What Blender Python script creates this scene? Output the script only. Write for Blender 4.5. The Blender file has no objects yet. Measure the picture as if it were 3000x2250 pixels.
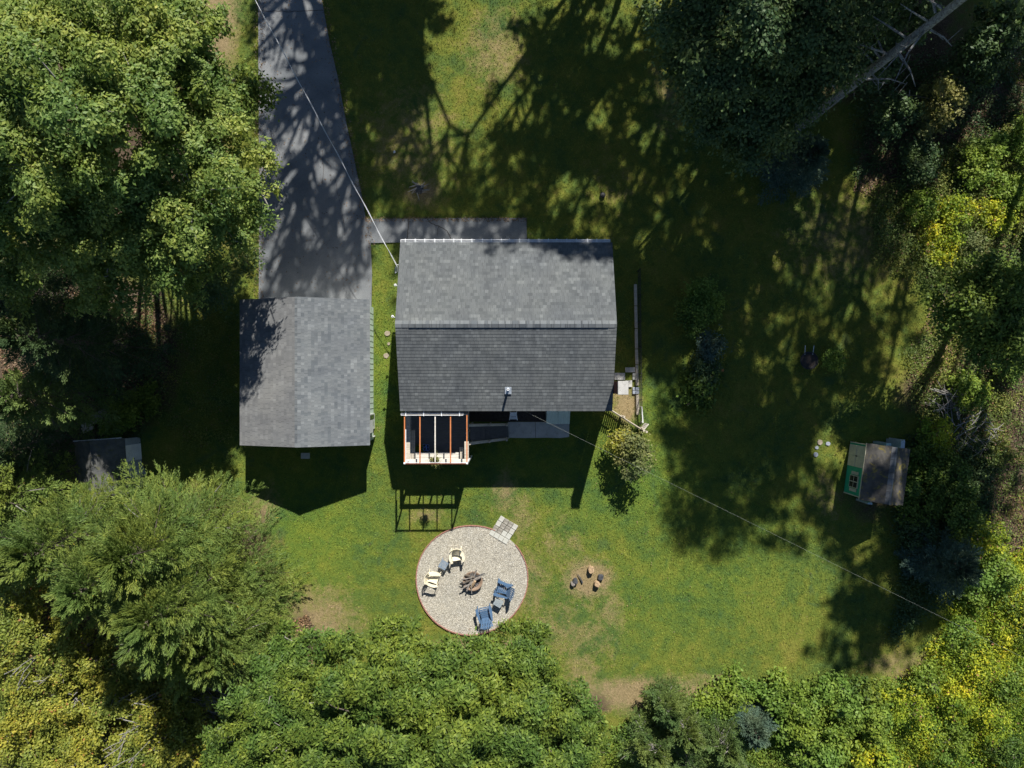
import bpy, math, random
import numpy as np
from mathutils import Vector, Matrix

# ------------------------------------------------------------------ units
S = 0.0174            # metres per source pixel on the ground
FP = 2083.0           # focal length in source pixels
H = FP * S            # camera height (36.2 m)
TX, TY = -0.27, -1.03 # shadow displacement (x, y) per metre of height
rng = np.random.default_rng(7)
random.seed(7)

scene = bpy.context.scene
COL = scene.collection

# ------------------------------------------------------------------ camera
cd = bpy.data.cameras.new('camera')
cam = bpy.data.objects.new('camera', cd)
COL.objects.link(cam)
cd.sensor_width = 36.0
cd.lens = 36.0 * FP / 3000.0
cd.clip_start = 0.5
cd.clip_end = 3000
cam.location = (0, 0, H)
cam.rotation_euler = (0, 0, 0)
scene.camera = cam
scene.render.resolution_x = 1024
scene.render.resolution_y = 768

# ------------------------------------------------------------------ light
to_sun = Vector((-TX, -TY, 1.0)).normalized()
elev = math.asin(to_sun.z)
azim = math.atan2(to_sun.x, to_sun.y)
world = bpy.data.worlds.new('World')
scene.world = world
world.use_nodes = True
wn = world.node_tree
bg = wn.nodes['Background']
sky = wn.nodes.new('ShaderNodeTexSky')
sky.sky_type = 'NISHITA'
sky.sun_disc = False
sky.sun_elevation = elev
sky.sun_rotation = azim
sky.ozone_density = 1.2
sky.dust_density = 0.0
sky.air_density = 0.75
wn.links.new(sky.outputs[0], bg.inputs[0])
bg.inputs[1].default_value = 0.062
sd = bpy.data.lights.new('sun', 'SUN')
sd.energy = 5.0
sd.angle = math.radians(0.55)
sd.color = (1.0, 0.955, 0.88)
sun = bpy.data.objects.new('sun', sd)
COL.objects.link(sun)
sun.rotation_euler = to_sun.to_track_quat('Z', 'Y').to_euler()
sun.location = (10, 30, 40)
scene.view_settings.view_transform = 'Standard'
scene.view_settings.look = 'None'
scene.view_settings.exposure = 0.6
scene.view_settings.gamma = 1.0
scene.view_settings.use_curve_mapping = False
scene.render.engine = 'CYCLES'
scene.cycles.max_bounces = 6
scene.cycles.transparent_max_bounces = 4

# ------------------------------------------------------------------ helpers
def V(px, py, z=0.0):
    """photo pixel at height z (m) -> world point"""
    k = 1.0 - z / H
    return Vector(((px - 1500) * S * k, -(py - 1125) * S * k, z))

def G(rx, ry, z=0.0):
    """true ground offset in pixels from the picture centre -> world"""
    return Vector((rx * S, -ry * S, z))

def tag(o, label=None, cat=None, group=None, kind=None):
    if label: o['label'] = label
    if cat: o['category'] = cat
    if group: o['group'] = group
    if kind: o['kind'] = kind
    return o

def empty(name, loc, label, cat, group=None, rz=0.0):
    o = bpy.data.objects.new(name, None)
    o.empty_display_size = 0.3
    COL.objects.link(o)
    o.location = loc
    o.rotation_euler = (0, 0, rz)
    return tag(o, label, cat, group)

def copy_tree(o, parent=None):
    c = o.copy()
    COL.objects.link(c)
    c.parent = parent
    for ch in list(o.children):
        copy_tree(ch, c)
    return c

class MB:
    def __init__(self):
        self.v = []; self.f = []; self.uv = []; self.has_uv = False
    def add(self, vs, fs, uvs=None):
        b = len(self.v)
        self.v += [tuple(p) for p in vs]
        for i, f in enumerate(fs):
            self.f.append(tuple(b + k for k in f))
            if uvs is not None:
                self.has_uv = True
                self.uv.append(uvs[i])
            else:
                self.uv.append([(0.0, 0.0)] * len(f))
        return self
    def box(self, c, d, rz=0.0, M=None):
        hx, hy, hz = d[0] / 2, d[1] / 2, d[2] / 2
        R = M if M is not None else Matrix.Rotation(rz, 3, 'Z')
        c = Vector(c)
        vs = [c + R @ Vector((x * hx, y * hy, z * hz)) for z in (-1, 1) for y in (-1, 1) for x in (-1, 1)]
        fs = [(0, 2, 3, 1), (4, 5, 7, 6), (0, 1, 5, 4), (2, 6, 7, 3), (0, 4, 6, 2), (1, 3, 7, 5)]
        return self.add(vs, fs)
    def bar(self, a, b, w, h, up=(0, 0, 1)):
        a = Vector(a); b = Vector(b)
        d = (b - a); L = d.length; d.normalize()
        u = Vector(up)
        sx = d.cross(u)
        if sx.length < 1e-4: sx = d.cross(Vector((1, 0, 0)))
        sx.normalize(); u2 = sx.cross(d)
        M = Matrix((d, sx, u2)).transposed()
        return self.box((a + b) / 2, (L, w, h), M=M)
    def tube(self, pts, rad, n=8, cap=True):
        pts = [Vector(p) for p in pts]
        if not hasattr(rad, '__len__'): rad = [rad] * len(pts)
        vs = []; fs = []
        ref = Vector((0.13, 0.31, 0.94))
        for i, p in enumerate(pts):
            d = (pts[min(i + 1, len(pts) - 1)] - pts[max(i - 1, 0)]).normalized()
            a = d.cross(ref)
            if a.length < 1e-3: a = d.cross(Vector((1, 0, 0)))
            a.normalize(); b = d.cross(a)
            for k in range(n):
                t = 2 * math.pi * k / n
                vs.append(p + (a * math.cos(t) + b * math.sin(t)) * rad[i])
        for i in range(len(pts) - 1):
            for k in range(n):
                k2 = (k + 1) % n
                fs.append((i * n + k, i * n + k2, (i + 1) * n + k2, (i + 1) * n + k))
        if cap:
            fs.append(tuple(range(n)))
            fs.append(tuple((len(pts) - 1) * n + k for k in reversed(range(n))))
        return self.add(vs, fs)
    def prism(self, poly, z0, z1):
        """poly: list of (x,y) counter-clockwise"""
        n = len(poly)
        vs = [(x, y, z0) for x, y in poly] + [(x, y, z1) for x, y in poly]
        fs = [tuple(range(n, 2 * n)), tuple(reversed(range(n)))]
        fs += [(i, (i + 1) % n, n + (i + 1) % n, n + i) for i in range(n)]
        return self.add(vs, fs)
    def lathe(self, prof, c=(0, 0, 0), n=24):
        vs = []; fs = []
        for r, z in prof:
            for k in range(n):
                t = 2 * math.pi * k / n
                vs.append((c[0] + r * math.cos(t), c[1] + r * math.sin(t), c[2] + z))
        for i in range(len(prof) - 1):
            for k in range(n):
                k2 = (k + 1) % n
                fs.append((i * n + k, i * n + k2, (i + 1) * n + k2, (i + 1) * n + k))
        return self.add(vs, fs)
    def build(self, name, mat, parent=None, loc=None, rz=0.0, smooth=False, bevel=0.0):
        me = bpy.data.meshes.new(name)
        me.from_pydata(self.v, [], self.f)
        if self.has_uv:
            uvl = me.uv_layers.new(name='UVMap')
            flat = [c for f in self.uv for p in f for c in p]
            uvl.data.foreach_set('uv', flat)
        me.materials.append(mat)
        if smooth:
            me.polygons.foreach_set('use_smooth', [True] * len(me.polygons))
        o = bpy.data.objects.new(name, me)
        COL.objects.link(o)
        if parent is not None: o.parent = parent
        if loc is not None: o.location = loc
        o.rotation_euler = (0, 0, rz)
        if bevel > 0:
            m = o.modifiers.new('bevel', 'BEVEL'); m.width = bevel; m.segments = 2; m.limit_method = 'ANGLE'
        me.update()
        return o

def np_mesh(name, verts, nper, attr=None, mat=None, parent=None, loc=None):
    """verts (N*nper,3): N disjoint polygons of nper vertices each"""
    n = len(verts) // nper
    me = bpy.data.meshes.new(name)
    me.vertices.add(n * nper)
    me.vertices.foreach_set('co', np.ascontiguousarray(verts, dtype=np.float32).ravel())
    me.loops.add(n * nper)
    me.loops.foreach_set('vertex_index', np.arange(n * nper, dtype=np.int32))
    me.polygons.add(n)
    me.polygons.foreach_set('loop_start', np.arange(0, n * nper, nper, dtype=np.int32))
    me.polygons.foreach_set('loop_total', np.full(n, nper, dtype=np.int32))
    if attr is not None:
        a = me.attributes.new('rnd', 'FLOAT', 'FACE')
        a.data.foreach_set('value', np.ascontiguousarray(attr, dtype=np.float32))
    me.update(calc_edges=True)
    if mat: me.materials.append(mat)
    o = bpy.data.objects.new(name, me)
    COL.objects.link(o)
    if parent is not None: o.parent = parent
    if loc is not None: o.location = loc
    return o

# ------------------------------------------------------------------ materials
def new_mat(name):
    m = bpy.data.materials.new(name)
    m.use_nodes = True
    nt = m.node_tree
    return m, nt, nt.nodes, nt.links, nt.nodes['Principled BSDF']

def ramp(N, L, fac, stops):
    r = N.new('ShaderNodeValToRGB')
    e = r.color_ramp.elements
    while len(e) < len(stops): e.new(0.5)
    for i, (p, c) in enumerate(stops):
        e[i].position = p
        e[i].color = (c[0], c[1], c[2], 1)
    L.new(fac, r.inputs[0])
    return r.outputs[0]

def noise(N, L, vec, scale, detail=4, rough=0.6, dist=0.0):
    n = N.new('ShaderNodeTexNoise')
    n.inputs['Scale'].default_value = scale
    n.inputs['Detail'].default_value = detail
    n.inputs['Roughness'].default_value = rough
    n.inputs['Distortion'].default_value = dist
    if vec is not None: L.new(vec, n.inputs['Vector'])
    return n.outputs[0]

def mathn(N, L, op, a, b=None, c=None, clamp=False):
    m = N.new('ShaderNodeMath'); m.operation = op; m.use_clamp = clamp
    for i, x in enumerate((a, b, c)):
        if x is None: continue
        if isinstance(x, (int, float)): m.inputs[i].default_value = x
        else: L.new(x, m.inputs[i])
    return m.outputs[0]

def mixc(N, L, fac, a, b, mode='MIX'):
    m = N.new('ShaderNodeMix'); m.data_type = 'RGBA'; m.blend_type = mode
    for i, x in ((0, fac), (6, a), (7, b)):
        if isinstance(x, (int, float)): m.inputs[i].default_value = x
        elif isinstance(x, tuple): m.inputs[i].default_value = (x[0], x[1], x[2], 1)
        else: L.new(x, m.inputs[i])
    return m.outputs[2]

def bump(N, L, P, h, strength=0.5, dist=0.02):
    b = N.new('ShaderNodeBump')
    b.inputs['Strength'].default_value = strength
    b.inputs['Distance'].default_value = dist
    L.new(h, b.inputs['Height'])
    L.new(b.outputs[0], P.inputs['Normal'])

def coords(N, kind='Object'):
    return N.new('ShaderNodeTexCoord').outputs[kind]

def mottled(name, c1, c2, scale=6, rough=0.8, bumps=0.2, c3=None, scale2=40, coord='Object', spec=0.3, metal=0.0, stretch=None, thr=(0.62, 0.7)):
    m, nt, N, L, P = new_mat(name)
    vec = coords(N, coord)
    if stretch:
        mp = N.new('ShaderNodeMapping'); mp.inputs['Scale'].default_value = stretch
        L.new(vec, mp.inputs['Vector']); vec = mp.outputs[0]
    f = noise(N, L, vec, scale, 6, 0.65)
    col = ramp(N, L, f, [(0.3, c1), (0.7, c2)])
    f2 = noise(N, L, vec, scale2, 3, 0.7)
    if c3:
        f3 = noise(N, L, vec, scale * 1.7, 5, 0.7, 0.5)
        msk = ramp(N, L, f3, [(thr[0], (0, 0, 0)), (thr[1], (1, 1, 1))])
        col = mixc(N, L, msk, col, c3)
    v = ramp(N, L, f2, [(0.25, (0.72, 0.72, 0.72)), (0.75, (1.2, 1.2, 1.2))])
    col = mixc(N, L, 0.8, col, v, 'MULTIPLY')
    L.new(col, P.inputs['Base Color'])
    P.inputs['Roughness'].default_value = rough
    P.inputs['Specular IOR Level'].default_value = spec
    P.inputs['Metallic'].default_value = metal
    if bumps: bump(N, L, P, f2, bumps, 0.01)
    return m

def leaf_mat(name, stops, trans=0.3, gloss=0.35, var=0.5, scale=0.35, fleck=None):
    """stops: colour ramp driven by the per leaf random value and a soft noise"""
    m, nt, N, L, P = new_mat(name)
    at = N.new('ShaderNodeAttribute'); at.attribute_name = 'rnd'
    geo = N.new('ShaderNodeNewGeometry')
    n = noise(N, L, geo.outputs['Position'], scale, 3, 0.6)
    n2 = mathn(N, L, 'MULTIPLY_ADD', n, 1.6, -0.3)
    mx = N.new('ShaderNodeMix'); mx.data_type = 'FLOAT'
    mx.inputs[0].default_value = var
    L.new(n2, mx.inputs[2]); L.new(at.outputs['Fac'], mx.inputs[3])
    col = ramp(N, L, mx.outputs[0], stops)
    if fleck:
        wn_ = mathn(N, L, 'FRACT', mathn(N, L, 'MULTIPLY', at.outputs['Fac'], 57.31))
        msk = mathn(N, L, 'GREATER_THAN', wn_, fleck[0])
        col = mixc(N, L, msk, col, fleck[1])
    tint = ramp(N, L, noise(N, L, geo.outputs['Position'], 0.55, 2, 0.5), [(0.35, (0.78, 0.9, 0.95)), (0.65, (1.25, 1.1, 0.85))])
    col = mixc(N, L, 1.0, col, tint, 'MULTIPLY')
    L.new(col, P.inputs['Base Color'])
    P.inputs['Roughness'].default_value = 0.55
    P.inputs['Specular IOR Level'].default_value = gloss
    tr = N.new('ShaderNodeBsdfTranslucent')
    tc = mixc(N, L, 1.0, col, (0.95, 1.0, 0.45), 'MULTIPLY')
    L.new(tc, tr.inputs[0])
    ms = N.new('ShaderNodeMixShader'); ms.inputs[0].default_value = trans
    L.new(P.outputs[0], ms.inputs[1]); L.new(tr.outputs[0], ms.inputs[2])
    out = N['Material Output'] if 'Material Output' in N else N.new('ShaderNodeOutputMaterial')
    L.new(ms.outputs[0], out.inputs['Surface'])
    return m

def shingle_mat(name, dark, mid, light, w=0.17):
    m, nt, N, L, P = new_mat(name)
    uv = coords(N, 'UV')
    sp = N.new('ShaderNodeSeparateXYZ'); L.new(uv, sp.inputs[0])
    row = mathn(N, L, 'FLOOR', sp.outputs[1])
    w1 = N.new('ShaderNodeTexWhiteNoise'); w1.noise_dimensions = '1D'
    L.new(row, w1.inputs['W'])
    uo = mathn(N, L, 'MULTIPLY_ADD', w1.outputs[0], 9.0, mathn(N, L, 'DIVIDE', sp.outputs[0], w))
    cell = mathn(N, L, 'FLOOR', uo)
    cb = N.new('ShaderNodeCombineXYZ'); L.new(cell, cb.inputs[0]); L.new(row, cb.inputs[1])
    w2 = N.new('ShaderNodeTexWhiteNoise'); w2.noise_dimensions = '2D'
    L.new(cb.outputs[0], w2.inputs['Vector'])
    uo2 = mathn(N, L, 'MULTIPLY_ADD', w1.outputs[0], 23.0, mathn(N, L, 'DIVIDE', sp.outputs[0], w * 2.3))
    cb2 = N.new('ShaderNodeCombineXYZ'); L.new(mathn(N, L, 'FLOOR', uo2), cb2.inputs[0]); L.new(row, cb2.inputs[1])
    w3 = N.new('ShaderNodeTexWhiteNoise'); w3.noise_dimensions = '2D'
    L.new(cb2.outputs[0], w3.inputs['Vector'])
    f = mathn(N, L, 'ADD', mathn(N, L, 'MULTIPLY', w2.outputs[0], 0.65), mathn(N, L, 'MULTIPLY', w3.outputs[0], 0.35))
    col = ramp(N, L, f, [(0.15, dark), (0.45, mid), (0.7, mid), (0.95, light)])
    pos = N.new('ShaderNodeNewGeometry').outputs['Position']
    big = noise(N, L, pos, 0.5, 4, 0.6)
    col = mixc(N, L, 1.0, col, ramp(N, L, big, [(0.3, (0.84, 0.85, 0.88)), (0.7, (1.14, 1.12, 1.08))]), 'MULTIPLY')
    mp = N.new('ShaderNodeMapping'); mp.inputs['Scale'].default_value = (2.2, 0.05, 1)
    L.new(uv, mp.inputs['Vector'])
    stk = noise(N, L, mp.outputs[0], 1.0, 5, 0.7)
    col = mixc(N, L, 1.0, col, ramp(N, L, stk, [(0.35, (0.86, 0.86, 0.87)), (0.6, (1.05, 1.05, 1.04))]), 'MULTIPLY')
    fine = noise(N, L, pos, 90, 2, 0.8)
    col = mixc(N, L, 1.0, col, ramp(N, L, fine, [(0.3, (0.75, 0.75, 0.75)), (0.7, (1.22, 1.22, 1.22))]), 'MULTIPLY')
    # dark joint at tab edges
    fr = mathn(N, L, 'FRACT', uo)
    j = mathn(N, L, 'LESS_THAN', fr, 0.09)
    j2 = mathn(N, L, 'MULTIPLY', j, mathn(N, L, 'GREATER_THAN', w2.outputs[0], 0.35))
    col = mixc(N, L, mathn(N, L, 'MULTIPLY', j2, 0.4), col, (0.02, 0.02, 0.022))
    L.new(col, P.inputs['Base Color'])
    P.inputs['Roughness'].default_value = 0.9
    P.inputs['Specular IOR Level'].default_value = 0.25
    bump(N, L, P, fine, 0.4, 0.006)
    return m

def plain(name, c, rough=0.6, spec=0.4, metal=0.0, v=0.12):
    d = tuple(max(0, x * (1 - v)) for x in c); l = tuple(min(1, x * (1 + v)) for x in c)
    return mottled(name, d, l, 5, rough, 0.05, spec=spec, metal=metal, scale2=30)

M = {}
M['shingle_house'] = shingle_mat('house shingles', (0.092, 0.101, 0.106), (0.12, 0.13, 0.135), (0.165, 0.178, 0.182))
M['shingle_garage'] = shingle_mat('garage shingles', (0.112, 0.126, 0.138), (0.155, 0.169, 0.179), (0.205, 0.222, 0.232), 0.15)
M['shingle_old'] = shingle_mat('older garage shingles', (0.138, 0.142, 0.145), (0.165, 0.169, 0.171), (0.195, 0.2, 0.202), 0.24)
M['roof_moss'] = mottled('mossy felt roof', (0.04, 0.04, 0.04), (0.12, 0.112, 0.1), 1.8, 0.95, 0.6, (0.22, 0.18, 0.05), 50, 'Object', 0.2, thr=(0.54, 0.66))
M['roof_bark'] = mottled('dark felt roof', (0.06, 0.065, 0.07), (0.14, 0.14, 0.13), 3, 0.95, 0.6, (0.1, 0.1, 0.035), 45, thr=(0.55, 0.68))
M['siding_mint'] = plain('pale mint siding', (0.55, 0.68, 0.58), 0.6)
M['siding_white'] = plain('white siding', (0.7, 0.7, 0.68), 0.6)
M['siding_green'] = plain('green painted wall', (0.03, 0.40, 0.20), 0.65)
M['cream_paint'] = plain('cream painted wood', (0.58, 0.54, 0.38), 0.6)
M['white_metal'] = plain('white painted metal', (0.82, 0.83, 0.84), 0.35, 0.5)
M['grey_metal'] = mottled('weathered galvanised sheet', (0.42, 0.47, 0.53), (0.6, 0.64, 0.68), 3, 0.5, 0.1, (0.25, 0.17, 0.12), 20, metal=0.4)
M['ridge_worn'] = mottled('worn ridge strip', (0.08, 0.08, 0.08), (0.25, 0.26, 0.27), 2, 0.8, 0.3)
M['black'] = plain('black painted metal', (0.018, 0.018, 0.02), 0.5)
M['brick'] = mottled('dark red chimney brick', (0.12, 0.045, 0.035), (0.2, 0.08, 0.06), 8, 0.9, 0.5, scale2=60)
M['concrete'] = mottled('weathered concrete', (0.36, 0.355, 0.33), (0.5, 0.49, 0.46), 2.5, 0.9, 0.3, (0.27, 0.26, 0.23), 45, thr=(0.56, 0.72))
M['paver'] = mottled('grey concrete paver', (0.4, 0.395, 0.35), (0.52, 0.51, 0.46), 3.2, 0.9, 0.3, (0.2, 0.175, 0.145), 50, coord='Object', thr=(0.6, 0.72))
M['paver_stained'] = mottled('stained concrete paver', (0.13, 0.115, 0.095), (0.42, 0.40, 0.345), 5.5, 0.9, 0.3, None, 50)
M['paver_clean'] = mottled('clean concrete paver', (0.44, 0.44, 0.39), (0.52, 0.52, 0.47), 3.2, 0.9, 0.3, None, 60)
M['wood_grey'] = mottled('weathered timber boards', (0.36, 0.31, 0.24), (0.6, 0.55, 0.46), 3, 0.85, 0.3, (0.25, 0.2, 0.14), 25, stretch=(1, 6, 1))
M['wood_pale'] = mottled('sun bleached boards', (0.52, 0.49, 0.42), (0.78, 0.74, 0.66), 3, 0.8, 0.3, (0.38, 0.3, 0.18), 25, stretch=(1, 7, 1), thr=(0.6, 0.75))
M['wood_dark'] = mottled('dark stained decking', (0.1, 0.1, 0.1), (0.17, 0.17, 0.165), 4, 0.8, 0.3, scale2=25, stretch=(1, 8, 1))
M['orange'] = mottled('rust orange painted rafters', (0.42, 0.14, 0.05), (0.6, 0.22, 0.08), 4, 0.6, 0.1)
M['rust_red'] = plain('dark red beam paint', (0.22, 0.06, 0.035), 0.6)
M['rust'] = mottled('rusted steel', (0.17, 0.11, 0.075), (0.34, 0.25, 0.18), 4, 0.8, 0.4, (0.5, 0.4, 0.31), 40)
M['edging'] = mottled('red scalloped edging', (0.32, 0.15, 0.115), (0.44, 0.235, 0.185), 10, 0.85, 0.3)
M['cream_plastic'] = plain('cream resin', (0.86, 0.78, 0.58), 0.4, 0.5, v=0.03)
M['blue_plastic'] = plain('slate blue resin', (0.085, 0.155, 0.265), 0.45, 0.45, v=0.05)
M['grey_plastic'] = plain('grey resin', (0.2, 0.25, 0.31), 0.5, 0.4, v=0.05)
M['grey_plastic2'] = plain('pale grey resin', (0.27, 0.31, 0.33), 0.5, 0.4, v=0.05)
M['bark'] = mottled('grey brown bark', (0.07, 0.055, 0.04), (0.17, 0.145, 0.12), 6, 0.95, 0.8, scale2=30, stretch=(1, 1, 0.25))
M['bark_pale'] = mottled('pale grey twigs', (0.2, 0.19, 0.17), (0.36, 0.34, 0.31), 6, 0.9, 0.4, scale2=30)
M['bark_pine'] = mottled('grey pine bark', (0.14, 0.15, 0.155), (0.34, 0.35, 0.35), 7, 0.95, 0.9, (0.1, 0.09, 0.09), 22, thr=(0.5, 0.6))
M['log'] = mottled('cut firewood', (0.3, 0.2, 0.11), (0.55, 0.4, 0.25), 6, 0.85, 0.5, (0.12, 0.08, 0.05), 30, stretch=(5, 1, 1), thr=(0.55, 0.66))
M['log_grey'] = mottled('grey driftwood', (0.16, 0.14, 0.12), (0.36, 0.33, 0.3), 6, 0.9, 0.5, scale2=30)
M['char'] = mottled('charred wood', (0.03, 0.032, 0.035), (0.1, 0.105, 0.115), 8, 0.8, 0.6)
M['bulkhead'] = mottled('peeling pale green paint', (0.42, 0.52, 0.47), (0.58, 0.66, 0.6), 3, 0.7, 0.2, (0.25, 0.22, 0.16), 30, stretch=(4, 1, 1), thr=(0.6, 0.7))
M['blue_rim'] = plain('blue rim', (0.18, 0.3, 0.62), 0.4)
M['soil'] = mottled('dark mulch', (0.035, 0.028, 0.024), (0.08, 0.065, 0.055), 9, 1.0, 0.8, scale2=60)
M['glass'] = plain('dark window glass', (0.02, 0.022, 0.03), 0.1, 0.6)
M['cable'] = plain('pale cable sheath', (0.62, 0.64, 0.66), 0.5)
M['wire'] = plain('dull wire', (0.26, 0.28, 0.25), 0.6)
M['stone'] = mottled('blue grey flagstone', (0.22, 0.25, 0.3), (0.36, 0.39, 0.44), 5, 0.9, 0.4)
M['stone_tan'] = mottled('tan stepping stone', (0.26, 0.22, 0.16), (0.36, 0.31, 0.24), 5, 0.9, 0.4)

# asphalt
m, nt, N, L, P = new_mat('worn asphalt'); M['asphalt'] = m
vec = coords(N)
c = ramp(N, L, noise(N, L, vec, 0.5, 5, 0.6), [(0.35, (0.12, 0.132, 0.143)), (0.65, (0.2, 0.208, 0.213))])
st = ramp(N, L, noise(N, L, vec, 1.6, 6, 0.7, 0.6), [(0.58, (0, 0, 0)), (0.7, (1, 1, 1))])
c = mixc(N, L, mathn(N, L, 'MULTIPLY', st, 0.35), c, (0.13, 0.13, 0.13))
g_ = noise(N, L, vec, 70, 2, 0.9)
c = mixc(N, L, 1.0, c, ramp(N, L, g_, [(0.3, (0.5, 0.5, 0.5)), (0.7, (1.5, 1.5, 1.5))]), 'MULTIPLY')
L.new(c, P.inputs['Base Color']); P.inputs['Roughness'].default_value = 0.92
bump(N, L, P, g_, 0.4, 0.01)

# gravel
m, nt, N, L, P = new_mat('pale pea gravel'); M['gravel'] = m
vec = coords(N)
vo = N.new('ShaderNodeTexVoronoi'); vo.inputs['Scale'].default_value = 26; L.new(vec, vo.inputs['Vector'])
sp = N.new('ShaderNodeSeparateColor'); L.new(vo.outputs['Color'], sp.inputs[0])
c = ramp(N, L, sp.outputs[0], [(0.0, (0.28, 0.26, 0.22)), (0.25, (0.42, 0.395, 0.33)), (0.6, (0.52, 0.49, 0.41)), (0.85, (0.6, 0.57, 0.49)), (1.0, (0.72, 0.7, 0.63))])
c = mixc(N, L, 1.0, c, ramp(N, L, vo.outputs['Distance'], [(0.2, (1.08, 1.08, 1.08)), (0.8, (0.62, 0.62, 0.62))]), 'MULTIPLY')
c = mixc(N, L, 1.0, c, ramp(N, L, noise(N, L, vec, 1.1, 4, 0.6), [(0.3, (0.84, 0.85, 0.87)), (0.7, (1.08, 1.06, 1.02))]), 'MULTIPLY')
L.new(c, P.inputs['Base Color']); P.inputs['Roughness'].default_value = 0.9
inv = mathn(N, L, 'SUBTRACT', 1.0, vo.outputs['Distance'])
bump(N, L, P, inv, 0.8, 0.03)

def lawn_colour(N, L):
    pos = N.new('ShaderNodeNewGeometry').outputs['Position']
    zn = N.new('ShaderNodeAttribute'); zn.attribute_name = 'zone'
    sp = N.new('ShaderNodeSeparateColor'); L.new(zn.outputs['Color'], sp.inputs[0])
    n1 = noise(N, L, pos, 0.28, 5, 0.65, 0.4)
    n2 = noise(N, L, pos, 1.3, 6, 0.7, 0.3)
    n3 = noise(N, L, pos, 11, 4, 0.75)
    f = mathn(N, L, 'ADD', mathn(N, L, 'MULTIPLY', n1, 0.5), mathn(N, L, 'MULTIPLY', n2, 0.5))
    green = ramp(N, L, f, [(0.34, (0.055, 0.105, 0.034)), (0.45, (0.10, 0.145, 0.03)), (0.54, (0.15, 0.172, 0.03)), (0.66, (0.225, 0.2, 0.05))])
    lush = ramp(N, L, f, [(0.36, (0.052, 0.115, 0.036)), (0.5, (0.10, 0.165, 0.029)), (0.64, (0.165, 0.21, 0.03))])
    green = mixc(N, L, sp.outputs[2], green, lush)
    # clover / coarse weed patches
    cl = ramp(N, L, noise(N, L, pos, 0.75, 4, 0.6, 0.8), [(0.62, (0, 0, 0)), (0.70, (1, 1, 1))])
    green = mixc(N, L, mathn(N, L, 'MULTIPLY', cl, 0.45), green, (0.05, 0.105, 0.05))
    dry_dapple = ramp(N, L, n3, [(0.3, (0.19, 0.15, 0.075)), (0.7, (0.34, 0.265, 0.155))])
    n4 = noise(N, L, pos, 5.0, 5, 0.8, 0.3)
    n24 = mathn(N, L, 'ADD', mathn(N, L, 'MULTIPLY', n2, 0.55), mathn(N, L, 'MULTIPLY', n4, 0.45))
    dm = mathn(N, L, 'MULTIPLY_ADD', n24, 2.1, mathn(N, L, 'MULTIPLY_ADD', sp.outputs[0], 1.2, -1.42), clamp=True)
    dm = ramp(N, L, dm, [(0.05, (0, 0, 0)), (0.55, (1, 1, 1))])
    c = mixc(N, L, dm, green, dry_dapple)
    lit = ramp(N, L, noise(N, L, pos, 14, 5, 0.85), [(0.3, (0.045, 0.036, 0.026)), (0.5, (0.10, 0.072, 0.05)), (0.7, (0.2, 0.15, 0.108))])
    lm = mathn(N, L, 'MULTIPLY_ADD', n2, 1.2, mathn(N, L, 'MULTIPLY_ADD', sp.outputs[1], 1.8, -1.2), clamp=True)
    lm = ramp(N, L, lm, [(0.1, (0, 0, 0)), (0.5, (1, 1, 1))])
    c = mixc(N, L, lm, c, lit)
    return c, n3, pos, lm

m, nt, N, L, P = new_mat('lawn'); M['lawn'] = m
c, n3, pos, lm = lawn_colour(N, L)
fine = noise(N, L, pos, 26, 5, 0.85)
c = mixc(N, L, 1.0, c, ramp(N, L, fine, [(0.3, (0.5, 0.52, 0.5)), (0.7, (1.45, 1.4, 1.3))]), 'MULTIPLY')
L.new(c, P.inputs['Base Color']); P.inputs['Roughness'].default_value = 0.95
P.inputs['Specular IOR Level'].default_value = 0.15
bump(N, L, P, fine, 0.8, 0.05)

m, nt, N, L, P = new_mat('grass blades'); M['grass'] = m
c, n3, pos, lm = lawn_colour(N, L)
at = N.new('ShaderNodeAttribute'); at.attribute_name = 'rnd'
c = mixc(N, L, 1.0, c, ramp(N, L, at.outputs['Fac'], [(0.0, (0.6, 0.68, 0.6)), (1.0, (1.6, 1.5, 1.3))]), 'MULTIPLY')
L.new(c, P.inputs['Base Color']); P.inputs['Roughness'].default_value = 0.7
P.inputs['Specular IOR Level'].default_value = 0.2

g = lambda *a: a
M['leaf_maple'] = leaf_mat('maple leaves', [(0.1, g(0.055, 0.105, 0.022)), (0.4, g(0.13, 0.205, 0.045)), (0.7, g(0.26, 0.33, 0.08)), (1.0, g(0.47, 0.50, 0.17))], 0.32, 0.3, 0.6)
M['leaf_oak'] = leaf_mat('oak leaves', [(0.1, g(0.035, 0.066, 0.014)), (0.5, g(0.10, 0.16, 0.028)), (0.85, g(0.20, 0.27, 0.05)), (1.0, g(0.38, 0.44, 0.14))], 0.22, 0.2, 0.8)
M['leaf_dark'] = leaf_mat('dark leaves', [(0.1, g(0.035, 0.065, 0.028)), (0.5, g(0.07, 0.12, 0.042)), (1.0, g(0.15, 0.22, 0.08))], 0.22, 0.3, 0.6)
M['leaf_lime'] = leaf_mat('lime green leaves', [(0.1, g(0.065, 0.12, 0.02)), (0.5, g(0.16, 0.25, 0.04)), (1.0, g(0.34, 0.44, 0.09))], 0.3, 0.25, 0.65)
M['leaf_yellow'] = leaf_mat('yellowing shrub leaves', [(0.1, g(0.07, 0.10, 0.02)), (0.4, g(0.20, 0.235, 0.04)), (0.75, g(0.38, 0.38, 0.07)), (1.0, g(0.58, 0.48, 0.11))], 0.28, 0.25, 0.6, 0.6, fleck=(0.985, (0.38, 0.18, 0.08)))
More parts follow.
